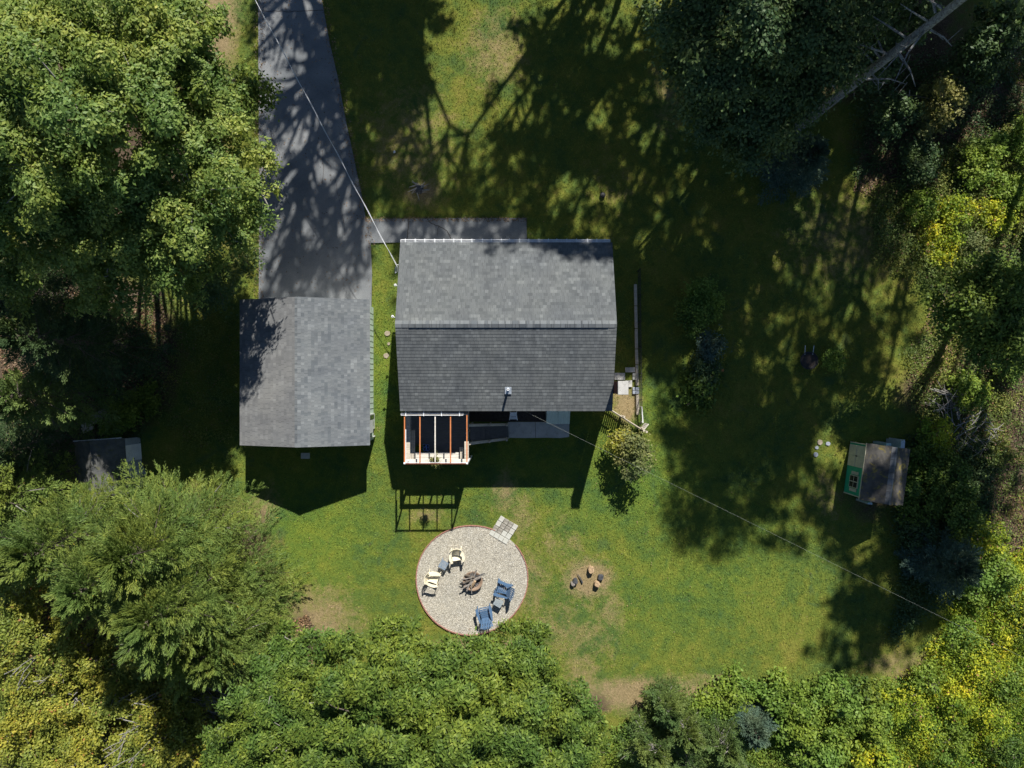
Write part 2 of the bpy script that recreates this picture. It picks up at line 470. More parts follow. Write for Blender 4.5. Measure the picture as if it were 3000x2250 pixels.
M['leaf_gold'] = leaf_mat('goldenrod and weeds', [(0.15, g(0.06, 0.12, 0.025)), (0.38, g(0.17, 0.25, 0.03)), (0.55, g(0.31, 0.38, 0.035)), (0.72, g(0.52, 0.52, 0.04)), (0.95, g(0.75, 0.56, 0.02))], 0.3, 0.2, 0.45, 0.9, fleck=(0.98, (0.3, 0.15, 0.08)))
M['leaf_weed'] = leaf_mat('mixed weeds', [(0.1, g(0.05, 0.09, 0.03)), (0.4, g(0.12, 0.17, 0.045)), (0.65, g(0.21, 0.25, 0.06)), (0.85, g(0.33, 0.30, 0.09)), (1.0, g(0.40, 0.28, 0.15))], 0.28, 0.25, 0.45, 0.8, fleck=(0.96, (0.28, 0.17, 0.12)))
M['leaf_litter'] = leaf_mat('fallen leaves', [(0.1, g(0.06, 0.042, 0.03)), (0.5, g(0.15, 0.10, 0.065)), (0.85, g(0.28, 0.19, 0.125)), (1.0, g(0.44, 0.33, 0.23))], 0.1, 0.3, 0.8)
M['leaf_brush'] = leaf_mat('olive sparse leaves', [(0.1, g(0.09, 0.11, 0.045)), (0.5, g(0.19, 0.21, 0.075)), (1.0, g(0.34, 0.33, 0.15))], 0.3, 0.25, 0.6)
M['needle_cedar'] = leaf_mat('yellow green sprays', [(0.1, g(0.055, 0.095, 0.025)), (0.5, g(0.14, 0.20, 0.045)), (1.0, g(0.28, 0.34, 0.085))], 0.2, 0.2, 0.6, 0.5, fleck=(0.9992, (0.5, 0.33, 0.05)))
M['needle_dark'] = leaf_mat('dark needles', [(0.1, g(0.03, 0.055, 0.025)), (0.5, g(0.06, 0.10, 0.04)), (1.0, g(0.13, 0.18, 0.06))], 0.15, 0.2, 0.5)
M['needle_juniper'] = leaf_mat('juniper needles', [(0.1, g(0.05, 0.09, 0.03)), (0.5, g(0.12, 0.18, 0.055)), (1.0, g(0.23, 0.30, 0.09))], 0.2, 0.2, 0.5)
M['needle_blue'] = leaf_mat('blue green needles', [(0.1, g(0.05, 0.085, 0.06)), (0.5, g(0.095, 0.15, 0.11)), (1.0, g(0.17, 0.24, 0.18))], 0.15, 0.2, 0.5)

# ------------------------------------------------------------------ ground
def zone_fields(X, Y):
    """dry, litter, lush weights at world X,Y arrays"""
    px = X / S + 1500; py = -Y / S + 1125
    def acc(blobs):
        f = np.zeros_like(px)
        for bx, by, rx, ry, st in blobs:
            d = ((px - bx) / rx) ** 2 + ((py - by) / ry) ** 2
            f = np.maximum(f, st * np.exp(-d * 0.9))
        return f
    dry_dapple = acc([(1722, 1695, 75, 62, 1.05), (1790, 1790, 60, 130, .55), (1640, 1600, 110, 130, .45), (940, 1810, 150, 120, .72), (780, 1480, 60, 90, .6), (1650, 1850, 260, 160, .5), (1560, 1720, 90, 200, .5),
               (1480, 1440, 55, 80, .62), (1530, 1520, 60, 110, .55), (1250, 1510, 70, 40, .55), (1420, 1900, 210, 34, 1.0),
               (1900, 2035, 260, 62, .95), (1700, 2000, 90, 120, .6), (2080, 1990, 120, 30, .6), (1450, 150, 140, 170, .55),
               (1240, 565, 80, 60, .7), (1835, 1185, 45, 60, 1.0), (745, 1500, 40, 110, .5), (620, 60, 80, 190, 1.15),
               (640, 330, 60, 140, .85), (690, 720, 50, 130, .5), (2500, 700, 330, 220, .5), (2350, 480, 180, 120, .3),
               (2420, 1450, 60, 130, .5), (1115, 1250, 12, 40, .5), (2650, 1950, 200, 60, .6), (1700, 1420, 160, 70, .3), (1200, 420, 220, 260, .5), (1960, 280, 90, 160, .5), (1800, 560, 160, 200, .35)])  # front and right lawn blobs paint the grass yellower where sun dapples fall
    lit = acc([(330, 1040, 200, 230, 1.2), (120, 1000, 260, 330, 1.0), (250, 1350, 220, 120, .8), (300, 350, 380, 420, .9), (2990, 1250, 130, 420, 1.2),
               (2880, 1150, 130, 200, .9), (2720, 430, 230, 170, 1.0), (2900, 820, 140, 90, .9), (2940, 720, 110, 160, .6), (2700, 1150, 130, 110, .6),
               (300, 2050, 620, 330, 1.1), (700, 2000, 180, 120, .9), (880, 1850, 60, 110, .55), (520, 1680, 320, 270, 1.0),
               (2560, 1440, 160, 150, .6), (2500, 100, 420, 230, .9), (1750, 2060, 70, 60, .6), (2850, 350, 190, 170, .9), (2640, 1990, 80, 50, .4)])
    lush = acc([(900, 1550, 260, 220, 1), (1500, 1330, 380, 160, .8), (1850, 1420, 300, 180, 1.0), (1120, 1100, 60, 300, .9),
                (2050, 1700, 380, 260, .75), (1950, 1180, 120, 120, .9), (2150, 1550, 200, 200, .7)])
    return dry_dapple, lit, lush

def axis_coords(a, b, step, far):
    mid = np.arange(a, b + step, step)
    lo = a - np.geomspace(1, far, 14)[::-1]
    hi = mid[-1] + np.geomspace(1, far, 14)
    return np.concatenate([lo, mid, hi])
xs = axis_coords(-32, 32, 0.2, 600); ys = axis_coords(-26, 30, 0.2, 600)
XX, YY = np.meshgrid(xs, ys)
ZZ = 0.02 * np.sin(XX * 0.7 + 1.3 * np.sin(YY * 0.4)) * np.cos(YY * 0.6)
inside = (np.abs(XX) < 31) & (np.abs(YY) < 26)
ZZ = np.where(inside, ZZ - 0.035, -0.035)
nx, ny = len(xs), len(ys)
me = bpy.data.meshes.new('lawn')
me.vertices.add(nx * ny)
me.vertices.foreach_set('co', np.stack([XX, YY, ZZ], -1).astype(np.float32).ravel())
ii = np.arange((nx - 1) * (ny - 1)); r_ = ii // (nx - 1); c_ = ii % (nx - 1)
q = np.stack([r_ * nx + c_, r_ * nx + c_ + 1, (r_ + 1) * nx + c_ + 1, (r_ + 1) * nx + c_], -1).astype(np.int32)
me.loops.add(q.size); me.loops.foreach_set('vertex_index', q.ravel())
me.polygons.add(len(q)); me.polygons.foreach_set('loop_start', np.arange(0, q.size, 4, dtype=np.int32)); me.polygons.foreach_set('loop_total', np.full(len(q), 4, dtype=np.int32))
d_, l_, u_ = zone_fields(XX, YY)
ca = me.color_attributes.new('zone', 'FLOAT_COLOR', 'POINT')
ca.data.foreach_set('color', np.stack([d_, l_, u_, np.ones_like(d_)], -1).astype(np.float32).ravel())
me.update(calc_edges=True)
me.materials.append(M['lawn'])
lawn = bpy.data.objects.new('lawn', me); COL.objects.link(lawn)
tag(lawn, kind='structure')

def sheet(name, poly_px, z, mat, thick=0.12, kind='structure'):
    pts = [V(x, y) for x, y in poly_px]
    poly = [(p.x, p.y) for p in pts]
    a = sum(poly[i][0] * poly[(i + 1) % len(poly)][1] - poly[(i + 1) % len(poly)][0] * poly[i][1] for i in range(len(poly)))
    if a < 0: poly = poly[::-1]
    o = MB().prism(poly, z - thick, z).build(name, mat)
    return tag(o, kind=kind)

drive_poly = [(757, -700), (757, 0), (758, 300), (760, 520), (759, 800), (758, 905), (1088, 905), (1090, 800), (1086, 712), (1072, 641), (1055, 549), (1036, 460), (1017, 371), (1003, 300), (992, 236), (966, 127), (943, 0), (935, -700)]
sheet('driveway', drive_poly, 0.03, M['asphalt'])
sheet('front_path', [(1086.5, 712), (1073, 641.5), (1300, 640), (1542, 639), (1544, 705), (1300, 708)], 0.035, M['asphalt'])
sheet('back_path', [(1488, 1236), (1668, 1236), (1667, 1280), (1640, 1283), (1600, 1282), (1540, 1283), (1490, 1282)], 0.05, M['concrete'])
sheet('planting_bed', [(1376, 1150), (1600, 1150), (1600, 1235), (1376, 1235)], 0.012, M['soil'])
sheet('brick_ledge', [(1180, 705), (1300, 709.5), (1543, 706.5), (1543, 703), (1715, 703), (1715, 712), (1180, 712)], 0.055, M['brick'])

def crack(pts, w=0.02, z=0.0375):
    mb = MB()
    P_ = [V(*p) for p in pts]
    for i in range(len(P_) - 1):
        a, b = P_[i], P_[i + 1]
        d = (b - a).normalized(); n = Vector((-d.y, d.x, 0)) * w / 2
        mb.add([a - n + Vector((0, 0, z)), b - n + Vector((0, 0, z)), b + n + Vector((0, 0, z)), a + n + Vector((0, 0, z))], [(0, 1, 2, 3)])
    return tag(mb.build('pavement_crack', M['soil']), kind='structure')
def jit(pts, n, a, seed):
    r = random.Random(seed); out = []
    for i in range(len(pts) - 1):
        for k in range(n):
            t = k / n
            out.append((pts[i][0] * (1 - t) + pts[i + 1][0] * t + r.uniform(-a, a), pts[i][1] * (1 - t) + pts[i + 1][1] * t + r.uniform(-a, a)))
    out.append(pts[-1]); return out
crack(jit([(757, 33), (850, 35), (948, 31)], 8, 1.6, 1), 0.03, 0.033)
crack(jit([(1197, 641), (1196, 670), (1192, 707)], 5, 1.2, 2), 0.035, 0.038)
crack(jit([(1252, 641), (1262, 655), (1284, 663), (1310, 676), (1322, 700)], 5, 1.5, 3), 0.035, 0.038)
crack(jit([(1286, 663), (1282, 680), (1281, 690)], 3, 1.5, 4), 0.02, 0.038)
crack(jit([(945, 440), (948, 500), (946, 540)], 5, 1.0, 5), 0.02, 0.033)
crack(jit([(790, 380), (820, 450), (812, 520), (850, 600)], 6, 3, 6), 0.014, 0.033)
crack(jit([(980, 520), (1000, 600), (1010, 690)], 6, 3, 7), 0.012, 0.033)
crack(jit([(1568, 1236), (1569, 1282)], 4, 0.3, 8), 0.02, 0.053)

# ------------------------------------------------------------------ house
def slope(mb, e0, e1, r0, r1, n, t=0.02, row0=0, u_len=None):
    """shingle courses between eave e0-e1 and ridge r0-r1; the top face of each course tips up at its lower edge"""
    e0, e1, r0, r1 = map(Vector, (e0, e1, r0, r1))
    L_ = (e1 - e0).length
    nrm = (e1 - e0).cross(r0 - e0).normalized()
    if nrm.z < 0: nrm = -nrm
    for i in range(n):
        a = i / n; b = (i + 1) / n
        p0 = e0.lerp(r0, a); p1 = e1.lerp(r1, a); p2 = e1.lerp(r1, b); p3 = e0.lerp(r0, b)
        up = nrm * t
        v = [p0 + up, p1 + up, p2 + nrm * 0.001, p3 + nrm * 0.001, p0, p1]
        r = row0 + i
        uvs = [[(0, r + .02), (L_, r + .02), (L_, r + .98), (0, r + .98)], [(0, r + .1), (L_, r + .1), (L_, r + .05), (0, r + .05)]]
        f0 = (0, 1, 2, 3)
        mb.add(v, [f0, (4, 5, 1, 0)], uvs)

def gable_roof(parent, x0, x1, y0, y1, ze, zr, along, n, mats, t=0.02, thick=0.12):
    """along 'x': ridge runs along x. all in metres"""
    if along == 'x':
        ym = (y0 + y1) / 2
        A = [((x0, y0, ze), (x1, y0, ze), (x0, ym, zr), (x1, ym, zr)), ((x1, y1, ze), (x0, y1, ze), (x1, ym, zr), (x0, ym, zr))]
        deck = [(x0 + .01, y0 + .01, ze - .005), (x0 + .01, ym, zr - .005), (x0 + .01, y1 - .01, ze - .005), (x0 + .01, y1 - .01, ze - thick), (x0 + .01, ym, zr - thick), (x0 + .01, y0 + .01, ze - thick)]
        ext = Vector((x1 - x0 - .02, 0, 0))
    else:
        xm = (x0 + x1) / 2
        A = [((x1, y0, ze), (x1, y1, ze), (xm, y0, zr), (xm, y1, zr)), ((x0, y1, ze), (x0, y0, ze), (xm, y1, zr), (xm, y0, zr))]
        deck = [(x1 - .01, y0 + .01, ze - .005), (xm, y0 + .01, zr - .005), (x0 + .01, y0 + .01, ze - .005), (x0 + .01, y0 + .01, ze - thick), (xm, y0 + .01, zr - thick), (x1 - .01, y0 + .01, ze - thick)]
        ext = Vector((0, y1 - y0 - .02, 0))
    out = []
    for k, (a, b, c, d) in enumerate(A):
        mb = MB(); slope(mb, a, b, c, d, n, t, k * 100)
        out.append(mb.build('shingles', mats[k]))
    mb = MB()
    n6 = len(deck)
    vs = [Vector(p) for p in deck] + [Vector(p) + ext for p in deck]
    fs = [(0, 1, 4, 5), (1, 2, 3, 4), (n6, n6 + 5, n6 + 4, n6 + 1), (n6 + 1, n6 + 4, n6 + 3, n6 + 2)] + [(i, n6 + i, n6 + (i + 1) % n6, (i + 1) % n6) for i in range(n6)]
    mb.add(vs, fs)
    rf = mb.build('roof', M['siding_white'], parent)
    for o in out: o.parent = rf
    return rf

def gable_walls(x0, x1, y0, y1, zt, zr, along, name, mat, parent):
    mb = MB()
    if along == 'x':
        ym = (y0 + y1) / 2
        prof = [(x0, y0, 0), (x0, y0, zt), (x0, ym, zr), (x0, y1, zt), (x0, y1, 0)]; ext = Vector((x1 - x0, 0, 0))
    else:
        xm = (x0 + x1) / 2
        prof = [(x0, y0, 0), (x0, y0, zt), (xm, y0, zr), (x1, y0, zt), (x1, y0, 0)]; ext = Vector((0, y1 - y0, 0))
    vs = [Vector(p) for p in prof] + [Vector(p) + ext for p in prof]
    fs = [(4, 3, 2, 1, 0), (5, 6, 7, 8, 9), (0, 1, 6, 5), (3, 4, 9, 8)]
    mb.add(vs, fs)
    return mb.build(name, mat, parent)

def clapboards(parent, a, b, z0, z1, outward, mat, h=0.12):
    """lapped boards on the wall from a to b"""
    mb = MB(); a = Vector(a); b = Vector(b); o = Vector(outward)
    n = int((z1 - z0) / h)
    for i in range(n):
        z = z0 + i * h
        A0 = Vector((a.x, a.y, z)) + o * 0.022; B0 = Vector((b.x, b.y, z)) + o * 0.022
        A1 = Vector((a.x, a.y, z + h)) + o * 0.004; B1 = Vector((b.x, b.y, z + h)) + o * 0.004
        A2 = Vector((a.x, a.y, z)); B2 = Vector((b.x, b.y, z))
        mb.add([A0, B0, B1, A1, A2, B2], [(0, 1, 2, 3), (4, 5, 1, 0)])
    return mb.build('siding', mat, parent)

HX0, HX1, HY0, HY1 = -292 * S, 262 * S, -70.5 * S, 370 * S
HE, HR = 225 * S, 308 * S
house = empty('house', (0, 0, 0), 'main house with the largest dark grey shingled gable roof, behind the deck', 'house')
gable_roof(house, HX0, HX1, HY0, HY1, HE, HR, 'x', 27, [M['shingle_house'], M['shingle_house']], 0.012)
oh = 0.25
gable_walls(HX0 + oh, HX1 - oh, HY0 + 0.32, HY1 - 0.32, HE - .06, HR - .14, 'x', 'wall', M['siding_white'], house)
clapboards(house, (HX0 + oh, HY0 + .32, 0), (HX1 - oh, HY0 + .32, 0), 0.5, HE - .15, (0, -1, 0), M['siding_white'])
MB().box(((HX0 + HX1) / 2, (HY0 + HY1) / 2, 0.2), (HX1 - HX0 - 2 * oh + .06, HY1 - HY0 - .58, 0.5)).build('foundation', M['concrete'], house)
# ridge vent cap made of overlapping pieces
mb = MB(); xr = HX0; ymid = (HY0 + HY1) / 2; k = 0
while xr < HX1 - 0.05:
    w = min(0.3, HX1 - xr); lift = 0.045 if HX0 + .35 < xr < HX1 - .55 else 0.015
    for sgn in (-1, 1):
        a = (xr, ymid, HR + lift + .02); b = (xr + w - .012, ymid, HR + lift + .012)
        dy = 0.155; dz = -0.377 * dy
        c_ = (xr + w - .012, ymid + sgn * dy, HR + lift + .012 + dz); d_2 = (xr, ymid + sgn * dy, HR + lift + .02 + dz)
        e_ = (xr, ymid + sgn * dy, HR + dz); f_ = (xr + w - .012, ymid + sgn * dy, HR + dz)
        uvb = k * 5 + (50 if sgn > 0 else 0)
        mb.add([a, b, c_, d_2, e_, f_], [(0, 1, 2, 3), (3, 2, 5, 4)], [[(k * .171, uvb + .1), (k * .171 + .1, uvb + .1), (k * .171 + .1, uvb + .9), (k * .171, uvb + .9)]] * 2)
    xr += 0.3; k += 1
mb.build('ridge_cap', M['shingle_garage'], house)
# gutters
def gutter(parent, x0, x1, y, z, out, n_str, w=0.11, spacing=None):
    mb = MB()
    mb.box(((x0 + x1) / 2, y + out * w / 2, z - .1), (x1 - x0, w, .012))
    mb.box(((x0 + x1) / 2, y + out * (w + .006), z - .045), (x1 - x0, .022, .13))
    mb.box((x0 - .006, y + out * w / 2, z - .045), (.012, w + .02, .12)); mb.box((x1 + .006, y + out * w / 2, z - .045), (.012, w + .02, .12))
    gt = mb.build('gutter', M['white_metal'], parent)
    r = random.Random(5)
    for i in range(n_str):
        x = x0 + .2 + (x1 - x0 - .4) * i / (n_str - 1) + r.uniform(-.05, .05)
        MB().box((x, y + out * (w * .35), z + .03), (.035, w + .12, .012)).build('gutter_hanger', M['white_metal'], gt)
    return gt
gutter(house, HX0 + .02, HX1 - .1, HY1 + .015, HE - .03, 1, 22)
gutter(house, G((1177 - 1500) * .9, 0).x, G((1357 - 1500) * .9, 0).x, HY0 - .1, HE - .12, -1, 4, 0.09)
# vent pipe
vp = MB(); vb = G(-10, 14)
vp.tube([(vb.x, vb.y, 4.15), (vb.x, vb.y, 4.85)], 0.055, 12, cap=False)
vp.lathe([(0.055, 0.7), (0.03, 0.7), (0.03, 0.4)], (vb.x, vb.y, 4.15), 12)
vpo = vp.build('vent_pipe', M['white_metal'], house)
MB().box((vb.x, vb.y - .05, 4.33), (0.3, 0.34, 0.012), M=Matrix.Rotation(math.atan(.377), 3, 'X')).build('flashing', M['grey_metal'], vpo)
# chimney on the east gable
cx0, cx1, cy0, cy1 = 263 * S, 286 * S, -25 * S, 6 * S
chm = MB(); zz = 0.0; row = 0
while zz < 5.62:
    ins = 0.0 if row % 2 == 0 else 0.006
    chm.box(((cx0 + cx1) / 2, (cy0 + cy1) / 2, zz + .034), (cx1 - cx0 - ins, cy1 - cy0 - ins, .068 - (0 if row % 2 == 0 else .0)))
    zz += 0.068; row += 1
ch = chm.build('chimney', M['brick'], house)
MB().box(((cx0 + cx1) / 2, (cy0 + cy1) / 2, 5.675), (cx1 - cx0 + .05, cy1 - cy0 + .05, 0.09)).build('chimney_cap', M['concrete'], ch, bevel=0.015)
# cameras / lamps on the west gable
for (px, py, z, dx) in ((1150, 927, 4.2, -.16), (1158, 835, 4.0, -.12)):
    p = V(px, py, z)
    mb = MB().tube([(HX0 + oh, p.y - .06, z - .05), (p.x + .03, p.y - .03, z - .02)], .02, 8)
    so = mb.build('camera_arm', M['white_metal'], house)
    MB().lathe([(0.0, .05), (.05, .045), (.065, 0), (.05, -.05), (0, -.06)], (p.x, p.y, z), 14).build('security_camera', M['white_metal'], so)
    MB().lathe([(0.0, .058), (.022, .054)], (p.x, p.y, z), 10).build('lens', M['black'], so)
# north door and windows
def window(parent, c, w, h, axis, out, frame=M['white_metal']):
    """window in a wall; axis 'x' wall runs along x"""
    dim = (w, .06, h) if axis == 'x' else (.06, w, h)
    fr = MB().box(c, dim).build('window', frame, parent)
    o = Vector((0, out, 0)) if axis == 'x' else Vector((out, 0, 0))
    for s in (-1, 1):
        cc = Vector(c) + o * .033 + Vector((0, 0, s * h * .235))
        MB().box(cc, (w - .12, .008, h * .43) if axis == 'x' else (.008, w - .12, h * .43)).build('pane', M['glass'], fr)
    return fr
for x in (-3.6, -1.6, 1.9, 3.6):
    window(house, (x, HY1 - .30, 2.6), 0.9, 1.2, 'x', 1)
dr = MB().box((0.1, HY1 - .30, 2.1), (1.0, .07, 2.05)).build('door', M['cream_paint'], house)
MB().lathe([(0, 0), (.03, .01), (.03, .03), (0, .04)], (0.45, HY1 - .25, 2.0), 10).build('door_handle', M['grey_metal'], dr)
for x in (-.6, 2.4):
    window(house, (x, HY0 + .29, 2.5), 0.9, 1.1, 'x', -1)
for y in (1.5, 4.2):
    window(house, (HX1 - oh + .01, y, 2.6), 0.9, 1.2, 'y', 1)
    window(house, (HX0 + oh - .01, y, 2.6), 0.9, 1.2, 'y', -1)
dr = MB().box((G(-210, 0).x, HY0 + .28, 2.53), (1.7, .06, 2.0)).build('patio_door', M['glass'], house)
MB().box((G(-210, 0).x, HY0 + .24, 2.5), (.04, .03, .3)).build('door_handle', M['white_metal'], dr)

# cellar bulkhead
bk = empty('cellar_bulkhead', V(1636, 1215), 'pale green sloping cellar doors with peeling paint against the house back wall', 'cellar doors')
def inv(p, b=None): return Vector(p) - (b.location if b else bk.location)
xL, xR = G(1602 - 1500, 0).x * .975, G(1671 - 1500, 0).x * .975
yT, yB = HY0 + .30, -114 * S
mb = MB()
for s, x in ((0, xL), (1, xR)):
    pts = [(x, yT, 0), (x, yB, 0), (x, yB, .42), (x, yT, 1.15)]
    xx = x + (.05 if s == 0 else -.05)
    q4 = [inv(p) for p in pts] + [inv((xx, p[1], p[2])) for p in pts]
    mb.add(q4, [(0, 1, 2, 3), (4, 7, 6, 5), (0, 4, 5, 1), (1, 5, 6, 2), (2, 6, 7, 3), (3, 7, 4, 0)])
mb.box(inv(((xL + xR) / 2, yB + .03, .2)), (xR - xL - .1, .05, .4))
mb.build('side_panel', M['bulkhead'], bk)
ang = math.atan2(.73, yT - yB)
for s in (-1, 1):
    cxm = (xL + xR) / 2 + s * (xR - xL) / 4
    MB().box(inv((cxm, (yT + yB) / 2, .80)), ((xR - xL) / 2 - .012, math.hypot(yT - yB, .73) + .05, .035), M=Matrix.Rotation(ang, 3, 'X')).build('door', M['bulkhead'], bk)
MB().box(inv(((xL + xR) / 2 - .03, (yT + yB) / 2, .826)), (.05, math.hypot(yT - yB, .73), .02), M=Matrix.Rotation(ang, 3, 'X')).build('centre_strip', M['bulkhead'], bk)

# ------------------------------------------------------------------ deck, bench, stairs, pergola
DZ = 1.45; RZ = 2.5
kx = 1 - RZ / H
dx0, dx1 = (1189 - 1500) * S * kx, (1373 - 1500) * S * kx
dy0 = -(1357 - 1125) * S * kx; dy1 = HY0 + .30
deck = empty('wooden_deck', (0, 0, 0), 'raised dark deck with bleached railing cap and benches behind the house', 'deck')
mb = MB()
y = dy0 + .12
while y < dy1 - .02:
    mb.box(((dx0 + dx1) / 2, y + .065, DZ - .015), (dx1 - dx0 - .2, .134, .03)); y += .142
mb.build('deck_boards', M['wood_dark'], deck)
for x in (dx0 + .1, dx1 - .1):
    for yy in (dy0 + .1, (dy0 + dy1) / 2, dy1 - .1):
        MB().box((x, yy, RZ / 2 - .02), (.09, .09, RZ - .04)).build('post', M['wood_grey'], deck)
MB().box(((dx0 + dx1) / 2, dy0 + .1, DZ - .12), (dx1 - dx0 - .1, .05, .19)).box((dx0 + .08, (dy0 + dy1) / 2, DZ - .12), (.05, dy1 - dy0 - .2, .19)).box((dx1 - .08, (dy0 + dy1) / 2, DZ - .12), (.05, dy1 - dy0 - .2, .19)).build('rim_joist', M['wood_grey'], deck)
# open railing: posts, a bench back board and a board under the cap
for x in (dx0 + .9, (dx0 + dx1) / 2, dx1 - .9):
    MB().box((x, dy0 + .1, (DZ + RZ) / 2), (.08, .07, RZ - DZ - .03)).build('post', M['wood_grey'], deck)
for z, h in ((1.76, .28), (2.42, .13)):
    MB().box(((dx0 + dx1) / 2, dy0 + .1, z), (dx1 - dx0 - .32, .03, h)).build('rail_board', M['wood_grey'], deck)
    MB().box((dx0 + .1, (dy0 + dy1) / 2, z), (.03, dy1 - dy0 - .4, h)).build('rail_board', M['wood_grey'], deck)
    MB().box((dx1 - .1, dy0 + .62, z), (.03, .95, h)).build('rail_board', M['wood_grey'], deck)
capw = .2
yR1 = -(1293 - 1125) * S * kx
MB().bar((dx0, dy0 + capw / 2, RZ), (dx1, dy0 + capw / 2, RZ), capw, .035).build('rail_cap', M['wood_pale'], deck)
MB().bar((dx0 + capw / 2, dy0 + capw + .004, RZ), (dx0 + capw / 2, dy1 - .5, RZ), capw, .035).build('rail_cap', M['wood_grey'], deck)
MB().bar((dx1 - capw / 2, dy0 + capw + .004, RZ), (dx1 - capw / 2, yR1, RZ), capw, .035).build('rail_cap', M['wood_grey'], deck)
# benches
BZ = DZ + .48
kb = 1 - BZ / H
by1 = -(1325 - 1125) * S * kb; by0 = -(1344 - 1125) * S * kb - .05
bl = (1200 - 1500) * S * kb; bm0 = (1217 - 1500) * S * kb; bm1 = (1345 - 1500) * S * kb; br = (1358 - 1500) * S * kb
def bench(x0, x1, y0, y1, along, nb, mat):
    r = None
    mb = MB()
    if along == 'x':
        w = (y1 - y0) / nb
        for i in range(nb): mb.box(((x0 + x1) / 2, y0 + w * (i + .5), BZ), (x1 - x0, w - .012, .04))
    else:
        w = (x1 - x0) / nb
        for i in range(nb): mb.box((x0 + w * (i + .5), (y0 + y1) / 2, BZ), (w - .012, y1 - y0, .04))
    b = mb.build('bench_seat', mat, deck)
    return b
bench(bm0, bm1, by0, by1, 'x', 3, M['wood_pale'])
bench(bl, bm0 - .01, by0, dy1 - 1.3, 'y', 3, M['wood_grey'])
bench(bm1 + .01, br, by0, -(1310 - 1125) * S * kb, 'y', 2, M['wood_grey'])
for x in np.linspace(bm0 + .2, bm1 - .2, 4):
    MB().box((x, (by0 + by1) / 2, (DZ + BZ) / 2), (.07, (by1 - by0) * .8, BZ - DZ - .04)).build('bench_leg', M['wood_grey'], deck)
# stairs down to the concrete path
st = empty('back_stairs', (0, 0, 0), 'wooden stairs with handrails going down from the deck to the concrete path', 'stairs')
sx0 = dx1 + .0; sx1 = (1488 - 1500) * S; sy1 = -(1240 - 1125) * S; sy0 = -(1288 - 1125) * S
nst = 8
for i in range(nst):
    x = sx0 + (sx1 - sx0) * (i + .5) / nst
    z = DZ - (i + 1) * (DZ - .05) / (nst + 1)
    MB().box((x, (sy0 + sy1) / 2, z), ((sx1 - sx0) / nst + .02, sy1 - sy0 - .1, .04)).build('tread', M['wood_dark'], st)
for yy, ye in ((sy0 - .02, sy0 + .1), (sy1 + .02, sy1 - .02)):
    MB().bar((sx0, yy, DZ - .1), (sx1, ye, .1), .05, .26).build('stringer', M['wood_grey'], st)
    MB().bar((sx0, yy, DZ + .9), (sx1 - .1, ye, .95), .11, .04).build('handrail', M['wood_grey'], st)
    for t in (0.0, .5, .95):
        MB().box((sx0 + (sx1 - sx0) * t + .05, yy + (ye - yy) * t, (DZ + .9 - .78 * t) / 2), (.08, .08, DZ + .88 - .6 * t)).build('post', M['wood_grey'], st)
# pergola frame
PZ = 3.72
kp = 1 - PZ / H
pg = empty('pergola_frame', (0, 0, 0), 'open rust orange rafter frame above the back deck', 'pergola')
pxs = [(x - 1500) * S * kp for x in (1185.5, 1230.5, 1275, 1320, 1368)]
py1 = -(1216 - 1125) * S * kp; py0 = -(1356.5 - 1125) * S * kp
for i, x in enumerate(pxs):
    MB().box((x, (py0 + py1) / 2, PZ), (.05, py1 - py0, .07)).build('rafter', M['orange'] if i != 2 else M['wood_pale'], pg)
MB().box(((pxs[0] + pxs[4]) / 2, py0 - .03, PZ - .02), (pxs[4] - pxs[0] + .05, .03, .09)).build('front_beam', M['rust_red'], pg)
MB().box(((pxs[0] + pxs[4]) / 2, py0 + .018, PZ + .02), (pxs[4] - pxs[0] + .04, .02, .03)).build('beam_trim', M['white_metal'], pg)
MB().box(((pxs[0] + pxs[4]) / 2, py1 + .03, PZ - .02), (pxs[4] - pxs[0] + .05, .045, .08)).build('wall_beam', M['wood_grey'], pg)
MB().box((pxs[0] + .05, (py0 + py1) / 2 - .3, PZ - .01), (.03, py1 - py0 - .7, .03)).build('side_trim', M['white_metal'], pg)
for x in (pxs[0], pxs[4]):
    MB().box((x, py0 - .03, PZ / 2), (.07, .07, PZ - .08)).build('post', M['white_metal'], pg)
    MB().box((x, py0 + .0, PZ + .05), (.08, .08, .02)).build('corner_plate', M['white_metal'], pg)
# blue rimmed pots
pot0 = None
for i, (px, py) in enumerate(((1242.3, 1306), (1252.3, 1307.2), (1244, 1316.3), (1252.6, 1316.8))):
    p = V(px, py, DZ + .3)
    mb = MB().lathe([(.055, 0), (.075, .28), (.088, .28), (.088, .255), (.07, .25)], (0, 0, 0), 16)
    o = mb.build('tall_cup', M['blue_rim'], None, (p.x, p.y, DZ + .002), smooth=True) if pot0 is None else pot0.copy()
    if pot0 is None: pot0 = o
    else: COL.objects.link(o); o.location = (p.x, p.y, DZ + .002)
    tag(o, 'dark round cup with a blue rim in the cluster of four on the deck', 'cup', 'four blue rimmed cups on the deck')
# step stool under the eave
ss = empty('step_stool', V(1504, 1218), 'small white metal step stool by the back wall under the roof edge', 'stool')
for dx in (-.2, .2):
    MB().bar((dx, -.22, 0), (dx * .7, .1, .62), .05, .03).build('leg', M['white_metal'], ss)
    MB().bar((dx, .35, 0), (dx * .7, .1, .62), .04, .03).build('leg', M['white_metal'], ss)
MB().box((0, .1, .64), (.34, .2, .03)).build('top_step', M['white_metal'], ss)
MB().box((0, -.1, .27), (.36, .14, .025)).build('lower_step', M['white_metal'], ss)

